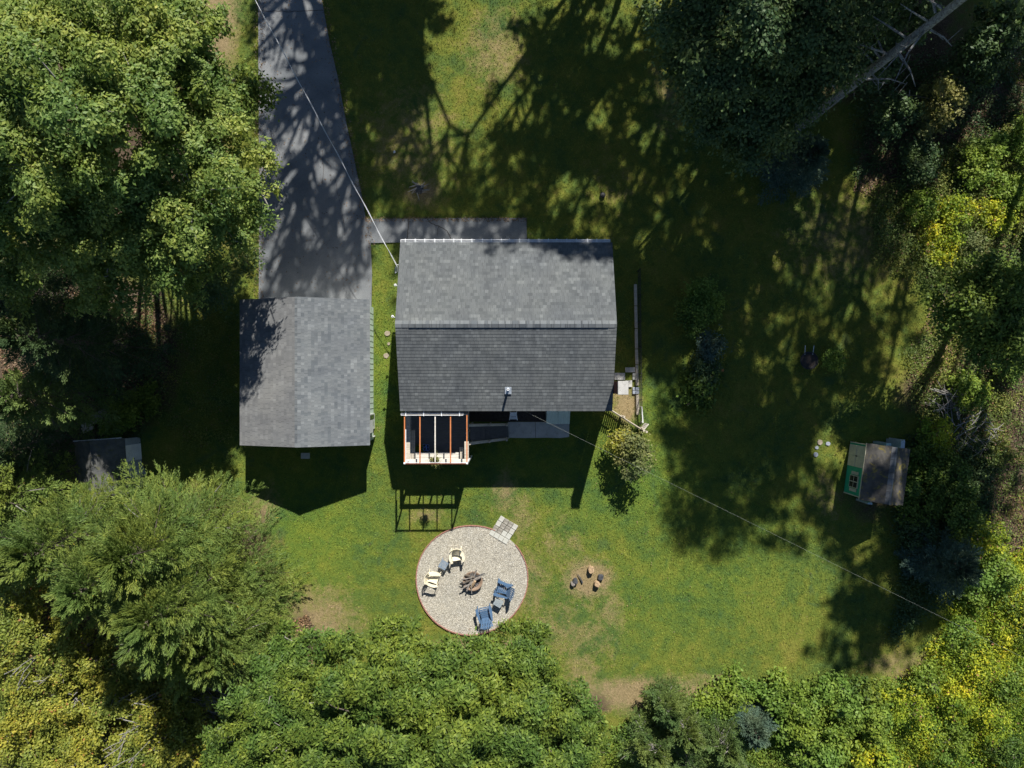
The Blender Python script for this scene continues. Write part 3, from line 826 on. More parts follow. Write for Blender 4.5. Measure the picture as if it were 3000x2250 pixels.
# ------------------------------------------------------------------ garage
gx0, gx1, gy0, gy1 = -742 * S, -388 * S, -167 * S, 230 * S
GE, GR = 2.5, 3.66
gar = empty('garage', (0, 0, 0), 'detached garage with a grey shingled gable roof at the end of the driveway', 'garage')
gable_roof(gar, gx0, gx1, gy0, gy1, GE, GR, 'y', 22, [M['shingle_garage'], M['shingle_old']], 0.018)
gable_walls(gx0 + .31, gx1 - .31, gy0 + .1, gy1 - .12, GE - .06 + .1, GR - .12, 'y', 'wall', M['siding_white'], gar)
clapboards(gar, (gx1 - .31, gy0 + .1, 0), (gx1 - .31, gy1 - .12, 0), .12, GE - .1, (1, 0, 0), M['siding_mint'], .2)
for i in range(24):
    yy = gy0 + .3 + i * .28
    if yy < gy1 - .2: MB().box((gx1 - .285, yy, 1.25), (.012, .008, 2.2)).build('siding_seam', M['siding_white'], gar)
xm = (gx0 + gx1) / 2
mb = MB(); yy = gy0; k = 0
while yy < gy1 - .05:
    w = min(.2, gy1 - yy)
    for sgn in (-1, 1):
        dx = .14; dz = -.375 * dx
        a = (xm, yy, GR + .03); b = (xm, yy + w - .008, GR + .022)
        c_ = (xm + sgn * dx, yy + w - .008, GR + .022 + dz); d_2 = (xm + sgn * dx, yy, GR + .03 + dz)
        uvb = k * 3 + (50 if sgn > 0 else 0)
        mb.add([a, b, c_, d_2, (xm + sgn * dx, yy, GR + dz), (xm + sgn * dx, yy + w - .008, GR + dz)], [(0, 1, 2, 3), (3, 2, 5, 4)], [[(k * .171, uvb + .1), (k * .171 + .1, uvb + .1), (k * .171 + .1, uvb + .9), (k * .171, uvb + .9)]] * 2)
    yy += .2; k += 1
mb.build('ridge_cap', M['shingle_garage'], gar)
gd = MB().box((xm, gy1 - .1, 1.1), (3.2, .06, 2.1)).build('garage_door', M['siding_white'], gar)
MB().box((xm, gy1 - .05, .5), (.2, .03, .04)).build('door_handle', M['black'], gd)
# white side door canopy box near the south end of the east wall
yc = -(1236 - 1125) * S
sdoor = MB().box((gx1 - .27, yc + .05, 1.02), (.06, .78, 2.0)).build('side_door', M['white_metal'], gar)
MB().box((gx1 - .2, yc - .15, 1.45), (.14, .62, .9)).build('window_box', M['white_metal'], sdoor)
MB().box((gx1 - .19, yc + .3, 1.3), (.1, .22, 1.2)).build('door_glass', M['glass'], sdoor)
dsp = MB().tube([(gx1 - .24, gy0 + .25, .05), (gx1 - .24, gy0 + .25, 2.3)], .035, 8).build('downspout', M['white_metal'], gar)
lf = MB().box((gx1 - .2, gy1 - .75, 1.9), (.16, .1, .22)).build('wall_lamp', M['black'], gar)
o = MB().box((0, 0, .045), (.44, .29, .1)).build('concrete_block', M['concrete'], None, V(895.5, 1335), bevel=.01)
tag(o, 'small flat concrete block in the shade behind the garage', 'concrete block')

# ------------------------------------------------------------------ sheds
def shed(name, c, rz, w, l, ze, zr, roofmat, wallmat, label):
    """ridge along local y, w along x"""
    root = empty(name, c, label, 'shed', rz=rz)
    gable_walls(-w / 2 + .15, w / 2 - .15, -l / 2 + .08, l / 2 - .08, ze - .03, zr - .09, 'y', 'wall', wallmat, root)
    for sgn in (-1, 1):
        mb = MB()
        d = Vector((sgn * w / 2, 0, ze - zr)); n = Vector((-d.z * sgn, 0, abs(d.x))).normalized()
        nn = Vector((-(ze - zr) * sgn, 0, w / 2)).normalized()
        if nn.z < 0: nn = -nn
        a0 = Vector((0, -l / 2, zr)); b0 = Vector((sgn * w / 2, -l / 2, ze))
        # slightly uneven sheet
        K = 12; Lk = 12; vs = []; r = random.Random(3 + sgn)
        for i in range(K + 1):
            for j in range(Lk + 1):
                p = a0.lerp(b0, i / K) + Vector((0, l * j / Lk, 0)) + nn * (r.uniform(0, .02) + .01)
                if j in (0, Lk): p.y += r.uniform(-.02, .02)
                vs.append(p)
        nb_ = len(vs)
        vs += [p - nn * .05 for p in vs]
        fs = []
        for i in range(K):
            for j in range(Lk):
                q_ = (i * (Lk + 1) + j, (i + 1) * (Lk + 1) + j, (i + 1) * (Lk + 1) + j + 1, i * (Lk + 1) + j + 1)
                fs.append(q_ if sgn < 0 else q_[::-1]); fs.append(tuple(nb_ + x for x in q_))
        for i in range(K):
            for j in (0, Lk):
                a_ = i * (Lk + 1) + j; b_ = (i + 1) * (Lk + 1) + j
                fs.append((a_, b_, nb_ + b_, nb_ + a_))
        for j in range(Lk):
            a_ = K * (Lk + 1) + j
            fs.append((a_, a_ + 1, nb_ + a_ + 1, nb_ + a_))
        mb.add(vs, fs)
        mb.build('roof', roofmat, root)
    return root
c = G(1033, 250)
rz = math.radians(-7.7)
gs = shed('garden_shed', (c.x, c.y, 0), rz, 2.1, 2.75, 1.95, 2.6, M['roof_moss'], M['siding_green'], 'green garden shed with mossy dark roof and beige double doors at the lawn edge')
mb = MB()
for k in range(9):
    for sgn in (-1, 1): mb.box((sgn * .07, -1.22 + k * .306, 2.62 - .03), (.16, .29, .02), M=Matrix.Rotation(sgn * .65, 3, 'Y'))
mb.build('ridge_cap', M['ridge_worn'], gs)
wx = -2.1 / 2 + .15
for i, yy in enumerate((.38, .92)):
    d = MB().box((wx - .025, yy, .92), (.04, .53, 1.7)).build('door', M['cream_paint'], gs)
    MB().box((wx - .055, yy, .82), (.02, .5, .05)).build('door_brace', M['cream_paint'], d)
MB().box((wx - .06, .65, .9), (.03, .05, .12)).build('door_latch', M['black'], gs)
wf = MB().box((wx - .03, -.62, .95), (.05, .62, .85)).build('window', M['cream_paint'], gs)
for sy in (-1, 1):
    for sz in (-1, 1):
        MB().box((wx - .058, -.62 + sy * .15, .95 + sz * .2), (.008, .25, .35)).build('pane', M['glass'], wf)
for yy in (-.2, -1.04):
    mb = MB().box((wx - .03, yy, .95), (.02, .15, .7))
    for kx_ in range(5): mb.box((wx - .045, yy, .68 + kx_ * .135), (.02, .13, .05))
    mb.build('shutter', M['cream_paint'], gs)
MB().box((wx - .01, 1.29, .95), (.05, .05, 1.8)).box((wx - .01, -1.29, .95), (.05, .05, 1.8)).build('corner_trim', M['cream_paint'], gs)
MB().box((-2.1 / 2 - .005, 0, 1.93), (.03, 2.75, .07)).build('fascia', M['cream_paint'], gs)
def loose_board(px, py, sx, sy, sz, label, mat=M['grey_metal'], rz=-.1, name='sheet_offcut', tilt=.15):
    p = V(px, py, sz)
    mb = MB()
    mb.box((0, 0, sz / 2), (sx, sy, sz)); mb.box((sx * .2, sy * .1, sz * .5 + .02), (sx * .3, sy * 1.1, sz * .98))
    o = mb.build(name, mat, None, (p.x, p.y, 0), rz, bevel=.01)
    return tag(o, label, 'metal box')
loose_board(2604, 1303, .26, .14, 1.3, 'small pale metal box behind the middle of the green shed', name='metal_box')
loose_board(2645, 1304, .2, .42, 1.4, 'tall pale metal cabinet at the back corner of the green shed', name='metal_cabinet')
loose_board(2549, 1475, .24, .1, 1.2, 'little pale metal box on the near side of the mossy shed', name='metal_box')

c = G(-1146, 232)
ts = shed('tool_shed', (c.x, c.y, 0), math.radians(4), 2.45, 2.7, 1.7, 2.55, M['roof_bark'], M['grey_metal'], 'old grey metal shed with a dark roof half hidden under the cedar')
wx = 2.45 / 2 - .15
mb = MB()
for i in range(9): mb.box((wx + .01, -1.15 + i * .28, .85), (.02, .06, 1.6))
mb.build('wall_ribs', M['grey_metal'], ts)
d = MB().box((wx + .035, .55, .8), (.03, .8, 1.45)).build('door', M['white_metal'], ts)
MB().box((wx + .06, .25, .85), (.03, .03, .16)).build('door_handle', M['black'], d)
d = MB().box((wx + .12, -.35, .78), (.03, .75, 1.4), rz=.35).build('door', M['grey_metal'], ts)
MB().box((-.0, 1.36, 1.9), (2.3, .03, .08)).build('gable_trim', M['white_metal'], ts)

# ------------------------------------------------------------------ gravel circle, edging, pavers
cc = V(1382, 1698); R0 = 161 * S
def rad(t): return R0 * (1 + .012 * math.sin(3 * t + .6) + .012 * math.sin(2 * t + 1.0))
poly = [(cc.x + rad(2 * math.pi * i / 90) * math.cos(2 * math.pi * i / 90), cc.y + rad(2 * math.pi * i / 90) * math.sin(2 * math.pi * i / 90)) for i in range(90)]
gv = MB().prism(poly, -.1, .02).build('gravel_patio', M['gravel'])
tag(gv, kind='structure')
# loose pebbles
n = 22000
ang = rng.uniform(0, 2 * np.pi, n); rr = R0 * .985 * np.sqrt(rng.uniform(0, 1, n))
cx_ = cc.x + rr * np.cos(ang); cy_ = cc.y + rr * np.sin(ang)
def rand_quads(cxyz, size, tilt, seed=0, aspect=1.0):
    r = np.random.default_rng(seed); n = len(cxyz)
    nr = np.stack([r.normal(0, tilt, n), r.normal(0, tilt, n), np.ones(n)], -1)
    nr /= np.linalg.norm(nr, axis=1, keepdims=True)
    a = r.uniform(0, 2 * np.pi, n)
    t = np.stack([np.cos(a), np.sin(a), np.zeros(n)], -1)
    t -= nr * (t * nr).sum(1, keepdims=True); t /= np.linalg.norm(t, axis=1, keepdims=True)
    b = np.cross(nr, t)
    s = size if np.ndim(size) else np.full(n, size)
    s = s[:, None]
    v = np.stack([cxyz - t * s, cxyz - b * s * aspect, cxyz + t * s, cxyz + b * s * aspect], 1)
    return v.reshape(-1, 3)
m, nt, N, L, P = new_mat('pebbles'); M['pebble'] = m
at = N.new('ShaderNodeAttribute'); at.attribute_name = 'rnd'
L.new(ramp(N, L, at.outputs['Fac'], [(0, (0.22, 0.2, 0.16)), (0.15, (0.38, 0.345, 0.28)), (0.6, (0.52, 0.49, 0.405)), (0.9, (0.62, 0.59, 0.51)), (1, (0.78, 0.76, 0.7))]), P.inputs['Base Color'])
P.inputs['Roughness'].default_value = 0.85
pb = np_mesh('loose_gravel', rand_quads(np.stack([cx_, cy_, np.full(n, .035)], -1), rng.uniform(.012, .025, n), .5, 3, .7), 4, rng.uniform(0, 1, n), M['pebble'])
tag(pb, kind='stuff')
# scalloped edging blocks
def edge_block():
    mb = MB(); n = 4; Lb = .31
    for i in range(n):
        x = -Lb / 2 + Lb * (i + .5) / n
        prof = []
        for k in range(7):
            t = math.pi * k / 6
            prof.append((x - .037 * math.cos(t), .05 + .035 * math.sin(t)))
        vs = [(x - .037, -.022, -.08), (x + .037, -.022, -.08)] + [(a_, -.022, b_) for a_, b_ in prof[::-1]]
        m_ = len(vs)
        vs2 = vs + [(a_, .022, c_2) for (a_, _, c_2) in vs]
        fs = [tuple(range(m_)), tuple(reversed(range(m_, 2 * m_)))] + [(i2, i2 + m_ if False else m_ + i2, m_ + (i2 + 1) % m_, (i2 + 1) % m_) for i2 in range(m_)]
        mb.add(vs2, fs)
    return mb
eb0 = None; circ = 0; nb_e = 56
for i in range(nb_e):
    t = 2 * math.pi * (i + .5) / nb_e
    deg = math.degrees(t)
    if 36 < deg < 64: continue          # opening where the pavers lie
    p = Vector((cc.x + (rad(t) + .01) * math.cos(t), cc.y + (rad(t) + .01) * math.sin(t), 0))
    if eb0 is None:
        eb0 = edge_block().build('edging_block', M['edging']); o = eb0
    else:
        o = eb0.copy(); COL.objects.link(o)
    o.location = p + Vector((0, 0, random.uniform(-.01, .01))); o.rotation_euler = (0, random.uniform(-.03, .03), t + math.pi / 2 + random.uniform(-.03, .03))
    tag(o, 'low red scalloped edging block in the ring around the gravel circle', 'edging block', 'red edging around the gravel circle')
# pavers
p00 = Vector((1469.7, 1519.9, 0)); cd_ = Vector((12.9, 7.7, 0)); rd = Vector((-9.1, 13.7, 0))
prot = math.atan2(-7.7, 12.9)
names_r = ['back', 'second', 'third', 'gravel side']; names_c = ['leftmost', 'second', 'third', 'rightmost']
stain = {(0, 1), (0, 2), (1, 1), (1, 2), (2, 0), (2, 1)}
for r in range(4):
    for c in range(4):
        q_ = p00 + cd_ * c + rd * r
        p = V(q_.x, q_.y)
        mb = MB().box((0, 0, 0), (.244, .262, .06))
        o = mb.build('paving_stone', M['paver_stained'] if (r, c) in stain else (M['paver'] if r < 2 else M['paver_clean']), None, (p.x, p.y, .035 + random.uniform(-.006, .006)), prot + random.uniform(-.03, .03), bevel=.012)
        adj = 'brown stained' if (r, c) in stain else 'clean pale'
        tag(o, '%s square paver, %s in the %s row of the pad beside the gravel circle' % (adj, names_c[c], {'back': 'farthest', 'second': 'second', 'third': 'third', 'gravel side': 'gravel-side'}[names_r[r]]), 'paving stone', 'square pavers at the gravel circle')

# ------------------------------------------------------------------ chairs and tables
def heading(dx, dy): return math.atan2(-dy, dx) + math.pi / 2
def adirondack(loc, rz, label):
    root = empty('garden_chair', loc, label, 'chair', 'slatted blue garden chairs', rz)
    mat = M['blue_plastic']
    # seat slopes from front (y=-.28, z=.38) to back (y=.2, z=.28)
    mb = MB()
    for i in range(6):
        t = (i + .5) / 6
        y = -.30 + .52 * t; z = .38 - .10 * t
        mb.box((0, y, z), (.5 - .06 * t, .066, .022), M=Matrix.Rotation(-.19, 3, 'X'))
    mb.box((0, -.345, .345), (.52, .03, .09))
    mb.build('seat', mat, root)
    mb = MB()
    for i in range(7):
        s = (i - 3) / 3
        top = .98 - .10 * s * s
        a = Vector((s * .19, .20, .27)); b = Vector((s * .30, .20 + (top - .27) * .48, top))
        w = .056
        mb.bar(a, b, w, .02, up=(0, -1, .4))
        # rounded tip
    for z, wid in ((.52, .44), (.78, .5)):
        yb = .2 + (z - .27) * .48 + .025
        mb.box((0, yb, z), (wid, .022, .06), M=Matrix.Rotation(-.4, 3, 'X'))
    mb.build('backrest', mat, root)
    for s in (-1, 1):
        mb = MB()
        pts = [(-.42, .055), (-.34, .075), (-.1, .068), (.1, .055), (.32, .03)]
        vs = []
        for y, hw in pts:
            cxa = s * (.315 + (.02 if y < 0 else -.0))
            zc = .575 + (.0 if y < .1 else .01)
            vs += [(cxa - hw, y, zc), (cxa + hw, y, zc)]
        vs += [(a_, b_, c_2 - .025) for a_, b_, c_2 in vs]
        fs = []; nn = len(pts)
        for i in range(nn - 1):
            a_ = 2 * i
            fs.append((a_, a_ + 1, a_ + 3, a_ + 2)); o_ = 2 * nn
            fs.append((o_ + a_, o_ + a_ + 2, o_ + a_ + 3, o_ + a_ + 1))
            fs.append((a_, a_ + 2, o_ + a_ + 2, o_ + a_)); fs.append((a_ + 1, o_ + a_ + 1, o_ + a_ + 3, a_ + 3))
        fs.append((0, 2 * nn, 2 * nn + 1, 1)); fs.append((2 * nn - 2, 2 * nn - 1, 4 * nn - 1, 4 * nn - 2))
        mb.add(vs, fs)
        mb.build('armrest', mat, root)
        MB().bar((s * .32, -.36, 0), (s * .31, -.27, .56), .03, .11, up=(0, 1, 0)).build('leg', mat, root)
        MB().bar((s * .25, .42, 0), (s * .26, -.3, .33), .03, .1).build('leg', mat, root)
        MB().bar((s * .30, .3, .1), (s * .31, .3, .56), .03, .06, up=(0, 1, 0)).build('leg', mat, root)
    return root
def resin_chair(loc, rz, label):
    root = empty('patio_chair', loc, label, 'chair', 'cream resin patio chairs', rz)
    mat = M['cream_plastic']
    # seat as bent sheet
    mb = MB(); K = 6
    vs = []
    for i in range(K + 1):
        t = i / K; y = -.26 + .5 * t; z = .42 - .05 * math.sin(t * math.pi) - .02 * t
        hw = .265 - .02 * t
        for j in range(5):
            x = -hw + 2 * hw * j / 4
            vs.append((x, y, z - .015 * (1 - (2 * j / 4 - 1) ** 2)))
    nn = len(vs); vs += [(a_, b_, c_2 - .015) for a_, b_, c_2 in vs]; fs = []
    for i in range(K):
        for j in range(4):
            a_ = i * 5 + j
            fs.append((a_, a_ + 1, a_ + 6, a_ + 5)); fs.append((nn + a_, nn + a_ + 5, nn + a_ + 6, nn + a_ + 1))
    mb.add(vs, fs)
    mb.box((0, -.27, .39), (.5, .02, .07))
    mb.build('seat', mat, root)
    # curved back with slots
    mb = MB()
    R_ = .34
    def bp(th, z): 
        rr_ = R_ + (z - .4) * .12
        return Vector((rr_ * math.sin(th), -.02 + rr_ * math.cos(th) * .85 + (z - .4) * .2, z))
    for i in range(11):
        th = math.radians(-46 + 92 * i / 10)
        mb.bar(bp(th, .44), bp(th, .76), .044, .014, up=(0, -1, 0))
    for z, h in ((.42, .06), (.79, .09)):
        P_ = [bp(math.radians(-52 + 104 * i / 12), z) for i in range(13)]
        for i in range(12):
            mb.bar(P_[i], P_[i + 1] + (P_[i + 1] - P_[i]) * .04, .022, h)
    mb.build('backrest', mat, root)
    for s in (-1, 1):
        P_ = [Vector((s * .24, .27, .74)), Vector((s * .30, .12, .68)), Vector((s * .33, -.05, .655)), Vector((s * .32, -.22, .64)), Vector((s * .28, -.33, .62))]
        mb = MB()
        for i in range(4): mb.bar(P_[i], P_[i + 1] + (P_[i + 1] - P_[i]).normalized() * .015, (.12, .14, .14, .11)[i], .022)
        mb.build('armrest', mat, root)
        MB().bar((s * .31, -.35, 0), (s * .30, -.26, .63), .06, .03).build('leg', mat, root)
        MB().bar((s * .25, .29, 0), (s * .25, .24, .60), .055, .03).build('leg', mat, root)
    return root
z_ = .02
def gp(px, py, h=.45):
    p = V(px, py, h); return (p.x, p.y, z_)
resin_chair(gp(1338.5, 1626), heading(35, 210), 'cream patio chair at the top of the gravel circle, facing down the picture')
resin_chair(gp(1268, 1693), heading(300, 85), 'cream patio chair at the left rim of the gravel circle, facing the fire bowl')
adirondack(gp(1475, 1727), heading(-300, -105), 'blue slatted chair on the right of the gravel, angled toward the fire bowl')
adirondack(gp(1421, 1802), heading(-75, -330), 'blue slatted chair at the bottom of the gravel circle, backing onto the trees')
def side_table(loc, rz, mat, label):
    root = empty('side_table', loc, label, 'table', 'small slatted side tables', rz)
    mb = MB()
    for i in range(6): mb.box((-.165 + .066 * i, 0, .43), (.052, .30, .02))
    mb.box((0, .175, .43), (.39, .06, .022)); mb.box((0, -.175, .43), (.39, .06, .022)); mb.box((0, 0, .428), (.38, .035, .018))
    mb.build('tabletop', mat, root)
    for sx in (-1, 1):
        for sy in (-1, 1):
            MB().bar((sx * .18, sy * .19, 0), (sx * .155, sy * .155, .42), .045, .02).build('leg', mat, root)
    return root
side_table(gp(1299, 1655), math.radians(-30), M['grey_plastic'], 'small slate grey slatted side table between the two cream chairs')
side_table(gp(1460, 1766), math.radians(60), M['grey_plastic2'], 'small pale grey slatted side table between the two blue chairs')

# fire bowl
fb = empty('fire_bowl', V(1385, 1703, .3) * 1.0, 'wide rusty fire bowl in the middle of the gravel circle', 'fire bowl')
fb.location.z = .02
mb = MB().lathe([(.0, .12), (.2, .125), (.36, .19), (.44, .27), (.5, .29), (.5, .275), (.44, .25), (.36, .17), (.2, .10), (0, .095)], n=32)
mb.build('bowl', M['rust'], fb, smooth=True)
for k in range(3):
    t = k * 2.09 + .5
    MB().bar((.38 * math.cos(t), .38 * math.sin(t), 0), (.3 * math.cos(t), .3 * math.sin(t), .15), .04, .03).build('leg', M['rust'], fb)
MB().lathe([(0, .16), (.3, .165), (.36, .19)], n=20).build('ash_bed', M['char'], fb)
base = fb.location.copy()
sticks = [(-.62, -.42, .05, .02, .36, .035, 'log_grey'), (-.58, .1, -.02, .22, .40, .035, 'log_grey'), (-.05, -.62, -.08, .5, .46, .018, 'bark_pale'), (.02, .1, .2, .62, .40, .045, 'log_grey'),
          (-.5, -.1, .0, .12, .37, .05, 'bark'), (-.42, .32, .1, .2, .34, .06, 'bark'), (.1, .2, .62, .42, .36, .03, 'char'), (-.45, -.3, .1, -.02, .33, .055, 'log_grey'),
          (-.08, -.30, .12, .05, .43, .085, 'log'), (-.02, -.02, .42, .26, .40, .09, 'log_grey'), (-.3, -.48, -.1, .0, .36, .04, 'log_grey'), (.3, .3, .72, .36, .40, .016, 'char'), (-.02, .1, .02, .56, .4, .022, 'bark_pale'), (-.66, .0, -.2, -.18, .36, .02, 'char')]
sl = ['thin grey stick sticking out to the lower left', 'thin grey stick pointing left', 'pale long twig lying upright across the pile', 'thick grey stick pointing up right', 'brown stick pointing left', 'brown bark chunk at the upper left',
      'charred stick pointing right', 'short grey split stick left', 'pale cut log on top', 'thick grey split log on the right', 'grey stick pointing down', 'thin charred twig sticking far out right', 'pale twig at the top', 'thin charred twig far left']
for (x0, y0, x1, y1, zt, r_2, mt), lb in zip(sticks, sl):
    a = Vector((x0, y0, .24 if math.hypot(x0, y0) < .42 else .31)); b = Vector((x1, y1, zt))
    mid = (a + b) / 2 + Vector((random.uniform(-.02, .02), random.uniform(-.02, .02), .01))
    o = MB().tube([a, mid, b], [r_2, r_2 * .95, r_2 * .75], 7).build('firewood_stick' if r_2 < .05 else 'firewood_log', M[mt], None, base)
    tag(o, lb + ' in the fire bowl', 'firewood', 'wood piled in the fire bowl')
# burn spot logs
def stump(px, py, r_2, h, mat, rz, label, lie=False, name='log_stump'):
    p = V(px, py, h)
    mb = MB(); n = 12; rr_ = random.Random(int(px))
    prof = [1 + rr_.uniform(-.16, .14) for _ in range(n)]
    vs = []
    for lv, (zz_, sc) in enumerate(((-.03, 1.05), (h * .5, 1.0), (h, .93), (h + .005, .6))):
        for k in range(n):
            t = 2 * math.pi * k / n
            vs.append((r_2 * prof[k] * sc * math.cos(t), r_2 * prof[k] * sc * math.sin(t), zz_ + (rr_.uniform(-.01, .01) if lv > 1 else 0)))
    fs = []
    for lv in range(3):
        for k in range(n): fs.append((lv * n + k, lv * n + (k + 1) % n, (lv + 1) * n + (k + 1) % n, (lv + 1) * n + k))
    fs.append(tuple(3 * n + k for k in range(n)))
    mb.add(vs, fs)
    o = mb.build(name, mat, None, (p.x, p.y, 0), rz)
    if lie: o.rotation_euler = (math.pi / 2, 0, rz); o.location = (p.x, p.y, r_2 * .9)
    return tag(o, label, 'log', 'logs around the bare burn spot')
stump(1733, 1671, .17, .28, M['log'], .3, 'pale split log at the top of the bare patch on the lawn')
stump(1750, 1713, .15, .28, M['log'], 1.0, 'pale cream log below the charred one beside the bare patch')
stump(1760, 1693, .15, .16, M['char'], 2.0, 'charred dark log on the right rim of the bare patch')
stump(1686, 1704, .14, .22, M['char'], 2.0, 'dark burnt log at the left rim of the bare patch')
stump(1679, 1712, .11, .2, M['log_grey'], .6, 'grey bleached chunk touching the burnt log left of the bare patch')
a = V(1692, 1681); b = V(1706, 1707)
tag(MB().tube([(a.x, a.y, .05), ((a.x + b.x) / 2 + .03, (a.y + b.y) / 2, .08), (b.x, b.y, .04)], [.015, .03, .045], 6).build('burnt_branch', M['char']), 'thin black burnt branch lying across the bare patch', 'branch')

# ------------------------------------------------------------------ east side: slabs, timbers, fences
slabs = [(1799.5, 1092, 1831, 1113.5, 'concrete', 'pale slab touching the house wall, nearest the chimney'), (1831, 1076, 1860, 1091, 'concrete', 'long grey slab farthest from the chimney at the timber edge'),
         (1831.5, 1114, 1852, 1134.5, 'concrete', 'darker grey square slab beside the chimney'), (1852.5, 1092, 1863, 1101.5, 'paver_clean', 'tiny pale paver, upper one of the pair by the timber edge'),
         (1852.5, 1102, 1863, 1113, 'paver_clean', 'tiny pale paver, lower one of the pair by the timber edge'), (1852.5, 1134, 1872.5, 1143.5, 'stone', 'blue grey oblong paver, upper one of two on the timber edge'),
         (1852.5, 1144, 1872.5, 1154.5, 'stone', 'blue grey oblong paver, lower one of two on the timber edge')]
for x0, y0, x1, y1, mt, lb in slabs:
    p = V((x0 + x1) / 2, (y0 + y1) / 2)
    o = MB().box((0, 0, .02), ((x1 - x0) * S - .015, (y1 - y0) * S - .015, .07)).build('patio_slab', M[mt], None, (p.x, p.y, random.uniform(.004, .02)), random.uniform(-.02, .02), bevel=.01)
    tag(o, lb, 'paving slab', 'slabs beside the east wall')
tim = [(833, 896), (897, 962), (963, 1022), (1023, 1068), (1069, 1130), (1156, 1215)]
tl = ['first grey edging timber, farthest up beside the wire fence', 'second grey edging timber from the top beside the wire fence', 'third grey edging timber from the top beside the wire fence',
      'fourth grey edging timber from the top beside the wire fence', 'grey edging timber next to the slabs by the wire fence', 'last grey edging timber, below the slabs and nearest the picket fence']
for (a_, b_), lb in zip(tim, tl):
    ym_ = (a_ + b_) / 2; xm_ = 1861 + (ym_ - 833) * .018
    p = V(xm_, ym_)
    o = MB().box((0, 0, .04), (.15, (b_ - a_) * S - .02, .12)).build('edging_timber', M['wood_grey'] if mt else M['concrete'], None, (p.x, p.y, 0), random.uniform(-.01, .01) + .02, bevel=.012)
    tag(o, lb, 'timber', 'timber edging east of the house')
# dark wire fence
wf_ = empty('wire_fence', (0, 0, 0), 'thin black wire fence running beside the grey edging timbers', 'fence')
F = [V(1868 + (y - 795) * .012, y) for y in (795, 870, 945, 1020, 1095, 1170, 1240)]
for p in F: MB().box((p.x, p.y, .4), (.04, .04, .85)).build('post', M['black'], wf_)
for i in range(len(F) - 1):
    mb = MB()
    for z in (.12, .3, .48, .66, .8): mb.bar(F[i] + Vector((0, 0, z)), F[i + 1] + Vector((0, 0, z)), .012, .02)
    for k in range(1, 9):
        q_ = F[i].lerp(F[i + 1], k / 9); mb.box((q_.x, q_.y, .42), (.008, .008, .8))
    mb.build('wire_panel', M['black'], wf_)
# picket fence from the house corner
pf = empty('picket_fence', (0, 0, 0), 'weathered picket fence running diagonally from the house corner to the gate', 'fence')
A = G(262, 62); B = V(1871, 1256)
A.z = B.z = 0
d = (B - A); Lf = d.length; dn = d.normalized(); an = math.atan2(dn.y, dn.x)
mb = MB()
n = int(Lf / .105)
for i in range(n):
    p = A + dn * (.05 + i * .105)
    vs = [(-.035, -.008, .04), (.035, -.008, .04), (.035, -.008, 1.08), (0, -.008, 1.15), (-.035, -.008, 1.08)]
    vs = [Vector(v) for v in vs] + [Vector((v[0], .008, v[2])) for v in vs]
    Rm = Matrix.Rotation(an, 3, 'Z')
    mb.add([p + Rm @ v for v in vs], [(0, 1, 2, 3, 4), (9, 8, 7, 6, 5)] + [(k, 5 + k, 5 + (k + 1) % 5, (k + 1) % 5) for k in range(5)])
mb.build('pickets', M['wood_grey'], pf)
nrm_ = Vector((-dn.y, dn.x, 0)) * .03
for z in (.25, .85):
    MB().bar(A + nrm_ + Vector((0, 0, z)), B + nrm_ + Vector((0, 0, z)), .035, .07).build('rail', M['wood_grey'], pf)
for t in (.02, .5, .99):
    p = A + d * t + nrm_ * 2.2; MB().box((p.x, p.y, .58), (.09, .09, 1.16)).build('post', M['wood_grey'], pf)
gt = empty('garden_gate', V(1876, 1256), 'small whitewashed gate leaf standing open at the fence corner', 'gate')
aa = V(1874, 1257) - gt.location; bb = V(1889, 1239) - gt.location
for z in (.2, .95): MB().bar(aa + Vector((0, 0, z)), bb + Vector((0, 0, z)), .05, .1).build('rail', M['wood_pale'], gt)
mb = MB()
for k in range(5):
    q_ = aa.lerp(bb, (k + .5) / 5); mb.box((q_.x, q_.y, .55), (.05, .05, .95), rz=math.atan2(bb.y - aa.y, bb.x - aa.x))
mb.build('pickets', M['wood_pale'], gt)
for p in (aa, V(1882, 1261) - gt.location): MB().box((p.x, p.y, .6), (.09, .09, 1.2)).build('post', M['wood_grey'], gt)
rl = empty('white_rail', V(1875, 1215), 'low white painted rail beside the end of the wire fence', 'rail')
a = V(1875.5, 1192) - rl.location; b = V(1878.5, 1236) - rl.location
MB().bar(a + Vector((0, 0, .45)), b + Vector((0, 0, .45)), .05, .05).build('bar', M['white_metal'], rl)
for p in (a, b): MB().box((p.x, p.y, .22), (.05, .05, .5)).build('post', M['white_metal'], rl)

# stepping stones
def flat_stone(px, py, r_2, mat, label, grp):
    rr_ = random.Random(int(px * 3 + py)); n = 9
    poly = [(r_2 * rr_.uniform(.8, 1.1) * math.cos(2 * math.pi * k / n), r_2 * rr_.uniform(.75, 1.05) * math.sin(2 * math.pi * k / n)) for k in range(n)]
    o = MB().prism(poly, -.03, .02).build('stepping_stone', mat, None, V(px, py), bevel=.008)
    return tag(o, label, 'stepping stone', grp)
g1 = 'stepping stones between garage and house'
flat_stone(1135, 977, .15, M['stone_tan'], 'tan stone in the strip between garage and house, beside the tip of the shadow', g1)
flat_stone(1139, 1007, .09, M['stone_tan'], 'smallest tan stone, between the two larger ones beside the house shadow', g1)
flat_stone(1131, 1042, .15, M['stone_tan'], 'oval tan stone in the grass strip, touching the house shadow edge', g1)
g2 = 'flagstones left of the green shed'
flat_stone(2426, 1300, .12, M['stone'], 'bluish stone closest to the green shed', g2)
flat_stone(2402, 1296, .15, M['stone_tan'], 'dull mossy flagstone beside the bluish one near the shed', g2)
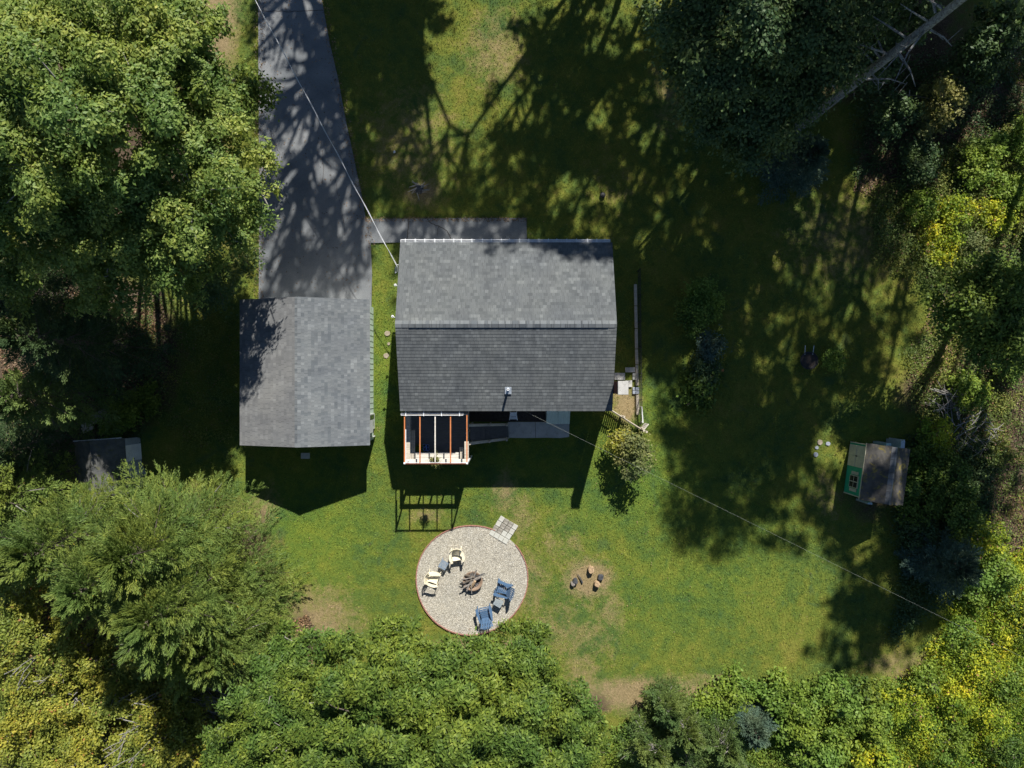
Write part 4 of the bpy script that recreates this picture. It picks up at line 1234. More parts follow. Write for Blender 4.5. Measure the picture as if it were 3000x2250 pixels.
flat_stone(2393, 1311, .1, M['stone'], 'small dim blue stone between two others west of the shed', g2)
flat_stone(2390, 1332, .13, M['stone'], 'lowest oval blue stone west of the shed', g2)
flat_stone(2059, 977, .09, M['concrete'], 'small pale round disc below the green shrub', 'discs')
flat_stone(1155, 445, .07, M['siding_white'], 'white scrap lying in the dappled lawn right of the driveway', 'scraps')

# lumber heap near left shed
for i, (x0, y0, x1, y1, w_, z2, lb) in enumerate([(262, 1228, 312, 1205, .34, .25, 'widest weathered plank on the wood heap above the grey shed'), (240, 1248, 300, 1222, .26, .12, 'middle weathered plank of the heap above the grey shed'),
                                  (242, 1262, 272, 1248, .3, .2, 'short lowest plank of the heap above the grey shed')]):
    a = V(x0, y0, z2); b = V(x1, y1, z2 + .03)
    o = MB().bar(a, b, w_, .08).build('old_plank', M['wood_grey'] if i else M['log_grey'], bevel=.01)
    tag(o, lb, 'plank', 'planks heaped by the grey shed')
# stump with debris on the front lawn
st_ = empty('tree_stump', V(1228, 556), 'rotten grey stump with broken roots in the dappled front lawn', 'stump')
mb = MB(); rr_ = random.Random(4)
for k in range(26):
    t = rr_.uniform(0, 6.28); r1 = rr_.uniform(.05, .25); r2_ = rr_.uniform(.25, .6)
    mb.tube([(r1 * math.cos(t), r1 * math.sin(t), rr_.uniform(.1, .3)), (r2_ * math.cos(t + .4), r2_ * math.sin(t + .4), rr_.uniform(0, .18))], [.035, .012], 5)
mb.build('roots', M['bark_pale'], st_)
mb = MB().tube([(0, 0, -.05), (.02, .0, .18), (.05, .02, .3)], [.24, .2, .13], 9)
mb.build('stump_core', M['char'], st_)
p = V(1765, 573)
o = MB().lathe([(.0, .02), (.12, .03), (.15, .1), (.1, .16), (0, .17)], (0, 0, 0), 10).build('dark_bucket', M['black'], None, (p.x, p.y, 0))
tag(o, 'small dark upturned pail lying in the shaded front lawn', 'pail')
p = V(2360, 1057)
wb = empty('garden_cart', (p.x, p.y, 0), 'dark cart tub holding soil beside the round bush on the right lawn', 'cart')
MB().lathe([(.0, .1), (.3, .12), (.42, .45), (.46, .46), (.46, .44), (.4, .4), (.3, .38), (0, .38)], n=14).build('tub', M['black'], wb)
for s in (-1, 1): MB().tube([(s * .2, .3, .4), (s * .22, .75, .5)], .02, 6).build('handle', M['grey_metal'], wb)
MB().lathe([(0, .385), (.38, .39)], n=12).build('soil_fill', M['soil'], wb)

# ------------------------------------------------------------------ foliage generators
def make_leaves(cent, nrm, size, seed, aspect=.6, jitter=.7, tdir=None):
    """one diamond leaf per centre; nrm = preferred normals"""
    r = np.random.default_rng(seed); n = len(cent)
    nr = nrm + r.normal(0, jitter, (n, 3)); nr /= np.linalg.norm(nr, axis=1, keepdims=True) + 1e-9
    t = r.normal(0, 1, (n, 3))
    if tdir is not None: t = tdir + t * .22
    t -= nr * (t * nr).sum(1, keepdims=True); t /= np.linalg.norm(t, axis=1, keepdims=True) + 1e-9
    b = np.cross(nr, t)
    s = (size * r.uniform(.6, 1.35, n))[:, None]
    v = np.stack([cent - t * s * .5, cent - b * s * .5 * aspect + t * s * .05, cent + t * s * .5, cent + b * s * .5 * aspect + t * s * .05], 1)
    return v.reshape(-1, 3)

def lobe_cloud(lobes, n, seed, clump=.42, per=26, inner=.35, bough=0):
    """leaf centres gathered in clumps over the lobes' shells. lobes: (x,y,z,r,rz)"""
    r = np.random.default_rng(seed)
    Lb = np.array(lobes, dtype=float)
    if bough:
        S_ = []
        for (x, y, z, R_, rz_) in Lb:
            nb = int(bough * (1 if R_ > 1 else .6))
            for i in range(nb):
                a = 2.39996 * i + r.uniform(-.4, .4); ph = math.sqrt((i + .5) / nb)
                dd = R_ * ph * r.uniform(.85, 1.2); zt = math.sqrt(max(0, 1 - min(ph, 1) ** 2))
                sr = R_ * r.uniform(.2, .36)
                S_.append((x + dd * math.cos(a), y + dd * math.sin(a), z + rz_ * (zt * .8 - .25) + r.normal(0, .3) * min(R_, 2.2), sr, sr * r.uniform(.45, .75)))
        Lb = np.array(S_)
    w = Lb[:, 3] ** 2; w /= w.sum()
    nc = max(6, n // per)
    idx = r.choice(len(Lb), nc, p=w)
    d = r.normal(0, 1, (nc, 3)); d[:, 2] = np.where(d[:, 2] < -.3, -d[:, 2] * .6, d[:, 2]); d /= np.linalg.norm(d, axis=1, keepdims=True)
    rad_ = np.where(r.uniform(0, 1, nc) < inner, r.uniform(.35, .85, nc), r.uniform(.82, 1.08, nc))
    bumpy = 1 + .16 * np.sin(d[:, 0] * 7 + idx) * np.cos(d[:, 1] * 6 + idx * 2)
    rad_ = rad_ * bumpy
    C = np.stack([Lb[idx, 0] + d[:, 0] * rad_ * Lb[idx, 3], Lb[idx, 1] + d[:, 1] * rad_ * Lb[idx, 3], Lb[idx, 2] + d[:, 2] * rad_ * Lb[idx, 4]], -1)
    crnd = r.uniform(0, 1, nc); csz = r.uniform(.6, 1.3, nc) * clump
    k = r.integers(0, nc, n)
    off = r.normal(0, 1, (n, 3)) * csz[k][:, None] * np.array([.62, .62, .32])
    cent = C[k] + off
    nr = d[k] * .5 + np.array([0, 0, .75]) + off / (csz[k][:, None]) * .35
    rnd = np.clip(.45 * crnd[k] + .55 * r.uniform(0, 1, n), 0, 1)
    global LAST_OFF
    LAST_OFF = off / (np.linalg.norm(off, axis=1, keepdims=True) + 1e-9)
    return cent, nr, rnd, C

def limbs(mb, base, tips, r0, seed, fork_z=.35):
    r = random.Random(seed)
    base = Vector(base)
    for tp in tips:
        tp = Vector(tp)
        f = base.lerp(Vector((tp.x * .25 + base.x * .75, tp.y * .25 + base.y * .75, tp.z)), fork_z)
        mid = f.lerp(tp, .5) + Vector((r.uniform(-.3, .3), r.uniform(-.3, .3), r.uniform(.0, .5)))
        rr_ = r0 * r.uniform(.25, .4)
        mb.tube([f, mid, tp], [rr_, rr_ * .6, rr_ * .18], 6)

def leafy(name, base, lobes, n, leaf, mat, label, cat='tree', group=None, seed=1, r0=.22, clump=.42, per=26, twigs=40, bark='bark', trunk=True, aspect=.6, inner=.35, bough=0):
    root = empty(name, (base[0], base[1], 0), label, cat, group)
    b = Vector((base[0], base[1], 0))
    lb = [(x - b.x, y - b.y, z, rr_, rz_) for (x, y, z, rr_, rz_) in lobes]
    cent, nr, rnd, C = lobe_cloud(lb, n, seed, clump, per, inner, bough)
    np_mesh('crown', make_leaves(cent, nr, leaf, seed + 1, aspect, .5 if bough > 9 else .7, LAST_OFF if bough > 9 else None), 4, rnd, mat, root)
    top = max(l[2] for l in lb)
    cxm = sum(l[0] for l in lb) / len(lb); cym = sum(l[1] for l in lb) / len(lb)
    mb = MB()
    if trunk:
        mb.tube([(0, 0, -.1), (cxm * .1, cym * .1, top * .25), (cxm * .4, cym * .4, top * .55), (cxm * .8, cym * .8, top * .9)], [r0 * 1.3, r0, r0 * .75, r0 * .3], 9)
        limbs(mb, (0, 0, 0), [(l[0], l[1], l[2]) for l in lb], r0, seed)
    rr_ = random.Random(seed)
    for i in range(twigs):
        c = Vector(C[rr_.randrange(len(C))]); l = min(lb, key=lambda q_: (Vector(q_[:3]) - c).length)
        a = Vector(l[:3]).lerp(c, .45); e_ = a.lerp(c, 1.12)
        mb.tube([a, a.lerp(e_, .55) + Vector((rr_.uniform(-.15, .15), rr_.uniform(-.15, .15), .08)), e_], [.028, .018, .006], 4, cap=False)
    mb.build('trunk' if trunk else 'stems', M[bark], root)
    return root

def dome(lob):
    return [(l[0], l[1], 4.6 + 6.8 * max(0, 1 - math.hypot(l[0] - 1230, l[1] - 2160) / 520)) + tuple(l[3:]) for l in lob]

def vis(lob):
    """(px,py,z,rpx[,squash]) visual lobes -> world lobes"""
    out = []
    for l in lob:
        p = V(l[0], l[1], l[2]); k = 1 - l[2] / H
        rr_ = l[3] * S * k
        out.append((p.x, p.y, l[2], rr_, rr_ * (l[4] if len(l) > 4 else .7)))
    return out

def conifer(name, base, height, R, mat, label, group=None, seed=1, zlow=.8, nl=90, m=22, q=12, nlen=.2, nw=.06, profile=1.0, droop=-.1, bark='bark', lean=(0, 0), sub=.34, crownless=False, cat='tree', up=0.0, bare=8, tb=None, al=1.0):
    root = empty(name, (base[0], base[1], 0), label, cat, group)
    r = np.random.default_rng(seed)
    i = np.arange(nl)
    t = (i + r.uniform(0, 1, nl)) / nl
    z0 = zlow + (height - zlow) * t ** .9
    az = i * 2.399963 + r.normal(0, .25, nl)
    Lm = R * (1 - t ** 1.3 * .9) ** profile * (r.uniform(.5, 1.0, nl) + np.where(r.uniform(0, 1, nl) > .8, .28, 0)) * (1 + .12 * np.sin(3 * az + seed))
    dirv = np.stack([np.cos(az), np.sin(az), droop + .3 * t + 1.6 * t ** 5 + up + r.normal(0, .2, nl)], -1)
    dirv /= np.linalg.norm(dirv, axis=1, keepdims=True)
    orig = np.stack([lean[0] * z0 / height, lean[1] * z0 / height, z0], -1)
    # sub twigs
    ts = np.linspace(.22, 1.0, m)[None, :] + r.uniform(-.02, .02, (nl, m))
    bend = -.10 * ts ** 2
    p0 = orig[:, None, :] + dirv[:, None, :] * (Lm[:, None] * ts)[..., None]
    p0[..., 2] += bend * Lm[:, None]
    side = np.where(np.arange(m) % 2 == 0, 1, -1)[None, :] * np.ones((nl, m))
    sa = side * r.uniform(.5, .95, (nl, m)); sa[:, -1] = 0; sa[:, -2] *= .4
    ca, sn = np.cos(sa), np.sin(sa)
    sdir = np.stack([dirv[:, None, 0] * ca - dirv[:, None, 1] * sn, dirv[:, None, 0] * sn + dirv[:, None, 1] * ca, np.broadcast_to(dirv[:, None, 2], sa.shape) + r.normal(.06, .16, sa.shape)], -1)
    sdir /= np.linalg.norm(sdir, axis=2, keepdims=True)
    Ls = (sub * Lm[:, None] * (1.15 - ts) + .24) * r.uniform(.7, 1.25, (nl, m))
    u = np.linspace(.05, 1, q)[None, None, :] + r.uniform(-.04, .04, (nl, m, q))
    pc = p0[:, :, None, :] + sdir[:, :, None, :] * (Ls[:, :, None] * u)[..., None]
    pc = pc + r.normal(0, .018, pc.shape)
    s2 = np.where(np.arange(q) % 2 == 0, 1, -1)[None, None, :] * r.uniform(.35, .9, (nl, m, q)) * al
    c2, n2 = np.cos(s2), np.sin(s2)
    nd = np.stack([sdir[:, :, None, 0] * c2 - sdir[:, :, None, 1] * n2, sdir[:, :, None, 0] * n2 + sdir[:, :, None, 1] * c2, sdir[:, :, None, 2] + r.normal(.05, .3, s2.shape)], -1)
    nd /= np.linalg.norm(nd, axis=3, keepdims=True)
    nd = nd.reshape(-1, 3); pc = pc.reshape(-1, 3)
    ln = (nlen * (1.45 - .95 * np.clip(u, 0, 1)) * np.ones((nl, m, q))).reshape(-1) * r.uniform(.6, 1.25, len(pc)); ln = ln[:, None]
    upv = np.array([0, 0, 1.0]) + r.normal(0, .45, (len(pc), 3))
    sd = np.cross(nd, upv); sd /= np.linalg.norm(sd, axis=1, keepdims=True) + 1e-9
    wv = sd * nw * .5
    v = np.stack([pc, pc + nd * ln * .45 - wv, pc + nd * ln, pc + nd * ln * .45 + wv], 1).reshape(-1, 3)
    lr = np.repeat(r.uniform(0, 1, (nl, m)).reshape(-1), q)
    rnd = np.clip(.5 * lr + .5 * r.uniform(0, 1, len(pc)), 0, 1)
    np_mesh('crown', v, 4, rnd, mat, root)
    mb = MB()
    mb.tube([(0, 0, -.1), (lean[0] * .4, lean[1] * .4, height * .4), (lean[0], lean[1], height * .97)], [R * .055 + .05, R * .04 + .03, .02], 8)
    for k in range(0, nl, max(1, nl // 45)):
        a = Vector(orig[k]); e_ = a + Vector(dirv[k]) * Lm[k] * .9; e_.z -= .08 * Lm[k]
        mb.tube([a, a.lerp(e_, .5) + Vector((0, 0, .02)), e_], [.035, .022, .008], 4, cap=False)
    mb.build('trunk', M[tb or bark], root)
    rr_ = random.Random(seed)
    for k in range(bare):
        j = rr_.randrange(nl * 2 // 3); a = Vector(orig[j]) + Vector(dirv[j]) * Lm[j] * .55 + Vector((0, 0, .1)); e_ = a + Vector(dirv[j]) * Lm[j] * .45 + Vector((rr_.uniform(-.2, .2), rr_.uniform(-.2, .2), .18))
        MB().tube([a, a.lerp(e_, .5) + Vector((rr_.uniform(-.06, .06), rr_.uniform(-.06, .06), .04)), e_], [.022, .016, .006], 4, cap=False).build('dead_limb', M[bark], root)
    return root

# ------------------------------------------------------------------ visible trees
mp = M['leaf_maple']
leafy('maple_tree', (V(560, 500).x, V(560, 500).y), vis([(430, 470, 9.5, 170), (560, 400, 9, 120), (650, 380, 8, 90), (560, 560, 9, 170), (690, 520, 8, 130), (760, 530, 7, 60), (640, 660, 7.5, 110), (480, 690, 8, 150), (330, 600, 9, 150), (700, 640, 6.5, 80), (560, 790, 6, 80), (400, 780, 7, 110), (520, 330, 9, 120), (640, 300, 8, 80), (520, 620, 8.5, 120)]),
      60000, .15, mp, 'large bright green maple overhanging the driveway edge', seed=11, bough=13, clump=.2, per=14, aspect=.5, twigs=90, bark='bark_pale', r0=.25)
leafy('maple_tree', (V(480, 380).x, V(480, 380).y), vis([(120, 120, 11, 170), (320, 90, 11, 170), (500, 110, 9.5, 140), (590, 150, 8.5, 90), (220, 300, 12, 190), (400, 260, 11, 160), (560, 260, 9, 90), (60, 330, 12, 150), (620, 60, 8, 60), (130, 480, 11, 170), (-60, 200, 12, 170), (420, 180, 10.5, 150), (330, 400, 11, 150), (520, 200, 9, 110)]),
      120000, .15, mp, 'maple filling the upper left corner, yellowish green leaves', seed=12, bough=13, clump=.2, per=14, aspect=.5, twigs=90, bark='bark_pale', r0=.25)
leafy('maple_tree', (V(300, 640).x, V(300, 640).y), vis([(60, 640, 9, 150), (200, 700, 8.5, 130), (300, 820, 7, 100), (230, 560, 9.5, 130), (60, 780, 7.5, 110), (420, 720, 7.5, 110), (-60, 560, 10, 140), (300, 870, 6, 60), (330, 680, 8, 120), (140, 560, 9.5, 130)]),
      60000, .15, mp, 'maple at the left edge below the corner one, darker green lower limbs', seed=13, bough=13, clump=.2, per=14, aspect=.5, twigs=60, bark='bark_pale', r0=.2)
leafy('maple_sapling', (V(690, 240).x, V(690, 240).y), vis([(720, 280, 4, 55), (770, 280, 3.6, 35), (670, 330, 4, 50), (700, 240, 4, 40)]), 3200, .15, M['leaf_oak'], 'thin leafy branch of a young tree reaching over the driveway edge', seed=14, twigs=16, r0=.06)
leafy('maple_sapling', (V(640, 810).x, V(640, 810).y), vis([(640, 830, 3, 60), (590, 780, 3.4, 55), (720, 760, 2.6, 40), (600, 860, 2.4, 50)]), 4200, .14, M['leaf_dark'], 'sparse shaded sapling left of the garage roof corner', seed=15, twigs=16, r0=.05)

ok = M['leaf_oak']
leafy('oak_tree', (V(1240, 2080).x, V(1240, 2080).y), vis(dome([(1195, 1870, 6, 60), (1190, 1960, 7, 100), (1060, 1960, 6.6, 110), (1240, 2060, 8, 140), (1090, 2110, 8, 140), (1200, 2230, 9, 150), (1020, 2240, 8, 130), (1330, 1960, 6.5, 90), (1310, 2150, 8.5, 130)])),
      92000, .17, ok, 'dark green oak below the gravel circle, middle crown of the group', seed=21, bough=13, twigs=60, r0=.24, clump=.2, per=13, aspect=.4)
leafy('oak_tree', (V(1420, 2060).x, V(1420, 2060).y), vis(dome([(1490, 1880, 5.8, 55), (1560, 1880, 5.4, 55), (1400, 1980, 6.5, 90), (1520, 1960, 6.3, 100), (1600, 2040, 5.8, 95), (1660, 2080, 5, 70), (1450, 2080, 7.5, 120), (1570, 2150, 6.8, 120), (1700, 2160, 5, 80), (1440, 2220, 8, 140), (1640, 2240, 6, 110)])),
      92000, .17, ok, 'dark green oak right of the middle crown, reaching the bare lawn edge', seed=22, bough=13, twigs=60, r0=.22, clump=.2, per=13, aspect=.4)
leafy('oak_tree', (V(960, 2020).x, V(960, 2020).y), vis(dome([(930, 1950, 5.8, 90), (870, 1900, 5, 60), (820, 1920, 4.6, 60), (830, 2010, 5.6, 95), (950, 2060, 6.5, 110), (760, 2070, 5, 85), (860, 2150, 6, 120), (720, 2170, 4.6, 100), (900, 2250, 6, 120), (720, 2100, 4, 60)])),
      74000, .17, ok, 'oak crown at the left of the group, thinner and lighter green', seed=23, bough=13, twigs=70, r0=.2, clump=.2, per=13, aspect=.4, bark='bark_pale')

cd1 = M['needle_cedar']
conifer('cedar_tree', (G(-800, 520).x, G(-800, 520).y), 9.5, 3.5, cd1, 'broad feathery cedar nearest the lawn, right of the pair of cedars', seed=31, zlow=1.8, nl=150, m=17, q=24, profile=.62, nlen=.19, nw=.032, sub=.5, al=.6, bare=10, bark='bark_pale', tb='bark')
conifer('cedar_tree', (G(-855, 385).x, G(-855, 385).y), 9.5, 3.2, cd1, 'yellow green feathery cedar overhanging the grey metal shed', seed=32, zlow=2.6, nl=150, m=17, q=24, profile=.62, nlen=.19, nw=.032, sub=.5, al=.6, bare=10, bark='bark_pale', tb='bark')
conifer('cedar_tree', (G(-980, 470).x, G(-980, 470).y), 8.5, 3.2, cd1, 'smaller feathery cedar at the left among the yellow shrubs', seed=33, zlow=2.0, nl=110, m=16, q=24, profile=.62, nlen=.19, nw=.032, sub=.5, al=.6, bare=10, bark='bark_pale', tb='bark')
conifer('cedar_tree', (G(-1300, 290).x, G(-1300, 290).y), 7, 2.6, cd1, 'cedar tip poking in at the left picture edge', seed=34, zlow=2.0, nl=80, m=22, q=12, profile=.62, bare=10, bark='bark_pale', tb='bark')
conifer('cedar_tree', (G(-790, 610).x, G(-790, 610).y), 7.5, 3.2, cd1, 'middle feathery cedar over the dark hollow between the shrubs', seed=37, zlow=1.2, nl=110, m=16, q=24, profile=.62, nlen=.19, nw=.032, sub=.5, al=.6, bare=10, bark='bark_pale', tb='bark')
conifer('cedar_tree', (G(-745, 660).x, G(-745, 660).y), 6.5, 2.8, cd1, 'lowest feathery cedar, above the dead twig fan and beside the oaks', seed=35, zlow=1.6, nl=110, m=16, q=24, profile=.62, nlen=.19, nw=.032, sub=.5, al=.6, bare=10, bark='bark_pale', tb='bark')
conifer('cedar_tree', (G(-1130, 400).x, G(-1130, 400).y), 7.5, 3.0, cd1, 'feathery cedar reaching the left picture edge above the yellow shrubs', seed=36, zlow=2.0, nl=110, m=16, q=24, profile=.62, nlen=.19, nw=.032, sub=.5, al=.6, bare=10, bark='bark_pale', tb='bark')
nd_ = M['needle_dark']
for k, (x, y, h_, R_, lb) in enumerate([(-1210, 30, 7.5, 2.4, 'dark hemlock left of the plank heap, lowest of the shaded evergreens'), (-1130, -110, 8.5, 2.6, 'dark hemlock in deep shade below the maples, second evergreen at the left edge'),
                                        (-1230, -230, 8, 2.6, 'shaded hemlock under the lower maple limbs, topmost evergreen at the left edge'), (-1330, 180, 7.5, 2.2, 'dark hemlock between the plank heap and the left picture edge')]):
    conifer('hemlock_tree', (G(x, y).x, G(x, y).y), h_, R_, nd_ if k else M['needle_juniper'], lb, seed=41 + k, zlow=1.2, nl=85, m=15, q=22, profile=.7, nlen=.15, nw=.045, sub=.45)

# upper right
dk = M['leaf_dark']
leafy('oak_tree', (V(2120, 330).x, V(2120, 330).y), vis([(2040, 60, 9, 110), (2160, 40, 10, 130), (2010, 130, 8, 80), (2110, 170, 9, 120), (2080, 280, 7.5, 90), (2210, 250, 8, 120), (2170, 370, 6.5, 90), (2250, 110, 9, 120), (2020, 210, 7.5, 60)]),
      60000, .155, dk, 'dark broad oak at the top right of the lawn, left of the tall bare trunk', seed=51, bough=12, twigs=30, r0=.22, clump=.5)
leafy('oak_tree', (V(2380, 250).x, V(2380, 250).y), vis([(2370, 70, 9, 120), (2340, 200, 8, 110), (2280, 330, 6.5, 90), (2430, 160, 8, 90), (2330, -20, 10, 120), (2480, 60, 8.5, 80)]),
      42000, .155, dk, 'dark oak directly behind the tall bare trunk', seed=52, bough=12, twigs=30, r0=.2, clump=.5)
conifer('blue_spruce', (G(790, -610).x, G(790, -610).y), 4.2, 1.75, M['needle_blue'], 'blue green spruce below the foot of the tall bare trunk', seed=53, zlow=.3, nl=80, m=16, q=12, profile=.8, nlen=.17, nw=.05, bare=0)
# tall pine with bare trunk
tp_ = empty('pine_tree', G(830, -745), 'tall pine with a long bare grey trunk and dead branch stubs at the upper right', 'tree')
mb = MB()
def tpos(z): return Vector((.75 * (z / 12), .05 * z / 12, z))
zs = np.linspace(-.1, 19, 14)
mb.tube([tpos(z) for z in zs], [.25 - .009 * z for z in zs], 12)
mb.build('trunk', M['bark_pine'], tp_, smooth=True)
rr_ = random.Random(9)
for k in range(30):
    z = rr_.uniform(6.0, 14) if k > 3 else rr_.uniform(3, 6); az_ = rr_.uniform(0, 6.28); L_ = rr_.uniform(.7, 2.1)
    a = tpos(z) + Vector((math.cos(az_), math.sin(az_), 0)) * .18
    b = a + Vector((math.cos(az_) * L_, math.sin(az_) * L_, L_ * rr_.uniform(-.15, .35)))
    mb = MB().tube([a, a.lerp(b, .5) + Vector((rr_.uniform(-.12, .12), rr_.uniform(-.12, .12), .1)), b], [.05, .032, .01], 5)
    for j in range(2):
        t = rr_.uniform(.4, .8); c = a.lerp(b, t); e_ = c + Vector((rr_.uniform(-.5, .5), rr_.uniform(-.5, .5), rr_.uniform(0, .2)))
        mb.tube([c, e_], [.018, .006], 4)
    mb.build('dead_branch', M['bark_pine'], tp_)
lb_ = [(x, y, z, r_2, r_2 * .55) for x, y, z, r_2 in ((1.5, .8, 16, 3.0), (3.0, 1.5, 15, 2.3), (-.6, 2.2, 15.5, 2.4), (1.2, .2, 18.5, 2.6), (2.5, 3, 17, 2.4), (.3, -1.2, 17.5, 2.0))]
cent, nr_, rnd_, C_ = lobe_cloud(lb_, 26000, 55, .5, 30)
np_mesh('crown', make_leaves(cent, nr_, .22, 56, .35), 4, rnd_, M['needle_dark'], tp_)

# right edge
leafy('maple_tree', (V(2790, 940).x, V(2790, 940).y), vis([(2830, 880, 5.5, 90), (2900, 850, 6, 90), (2960, 900, 6, 90), (2900, 960, 5.5, 90), (2820, 970, 4.6, 60), (2970, 1000, 5, 70)]),
      26000, .15, ok, 'deep green maple at the right edge above the litter slope', seed=61, bough=12, twigs=30, r0=.15)
conifer('blue_pine', (G(1215, 500).x, G(1215, 500).y), 3.0, 1.75, M['needle_blue'], 'round blue green pine on the right, below the shed', seed=62, zlow=.3, nl=80, m=18, q=12, profile=.6, nlen=.17, nw=.05, bare=0)
conifer('blue_pine', (G(670, 960).x, G(670, 960).y), 2.6, 1.15, M['needle_blue'], 'small blue green pine among the bushes at the bottom right', seed=63, zlow=.3, nl=50, m=14, q=12, profile=.6, nlen=.16, nw=.045, bare=0)
for k, (x, y, R_, lb) in enumerate([(390, 1010, 1.5, 'low juniper at the bottom edge, next to the bare dirt'), (480, 960, 1.5, 'middle juniper of the clump at the bottom, right of the oak'), (590, 1000, 1.6, 'juniper at the bottom touching the small blue pine'),
                                    (500, 1070, 1.7, 'juniper cut by the bottom picture edge'), (430, 900, 1.1, 'small juniper nearest the lawn at the bottom')]):
    conifer('juniper', (G(x, y).x, G(x, y).y), 2.8, R_, M['needle_juniper'], lb, group='junipers below the lawn', cat='juniper', seed=71 + k, zlow=.3, nl=60, m=14, q=20, profile=.6, nlen=.13, nw=.036, up=.25, bare=4, bark='bark_pale')

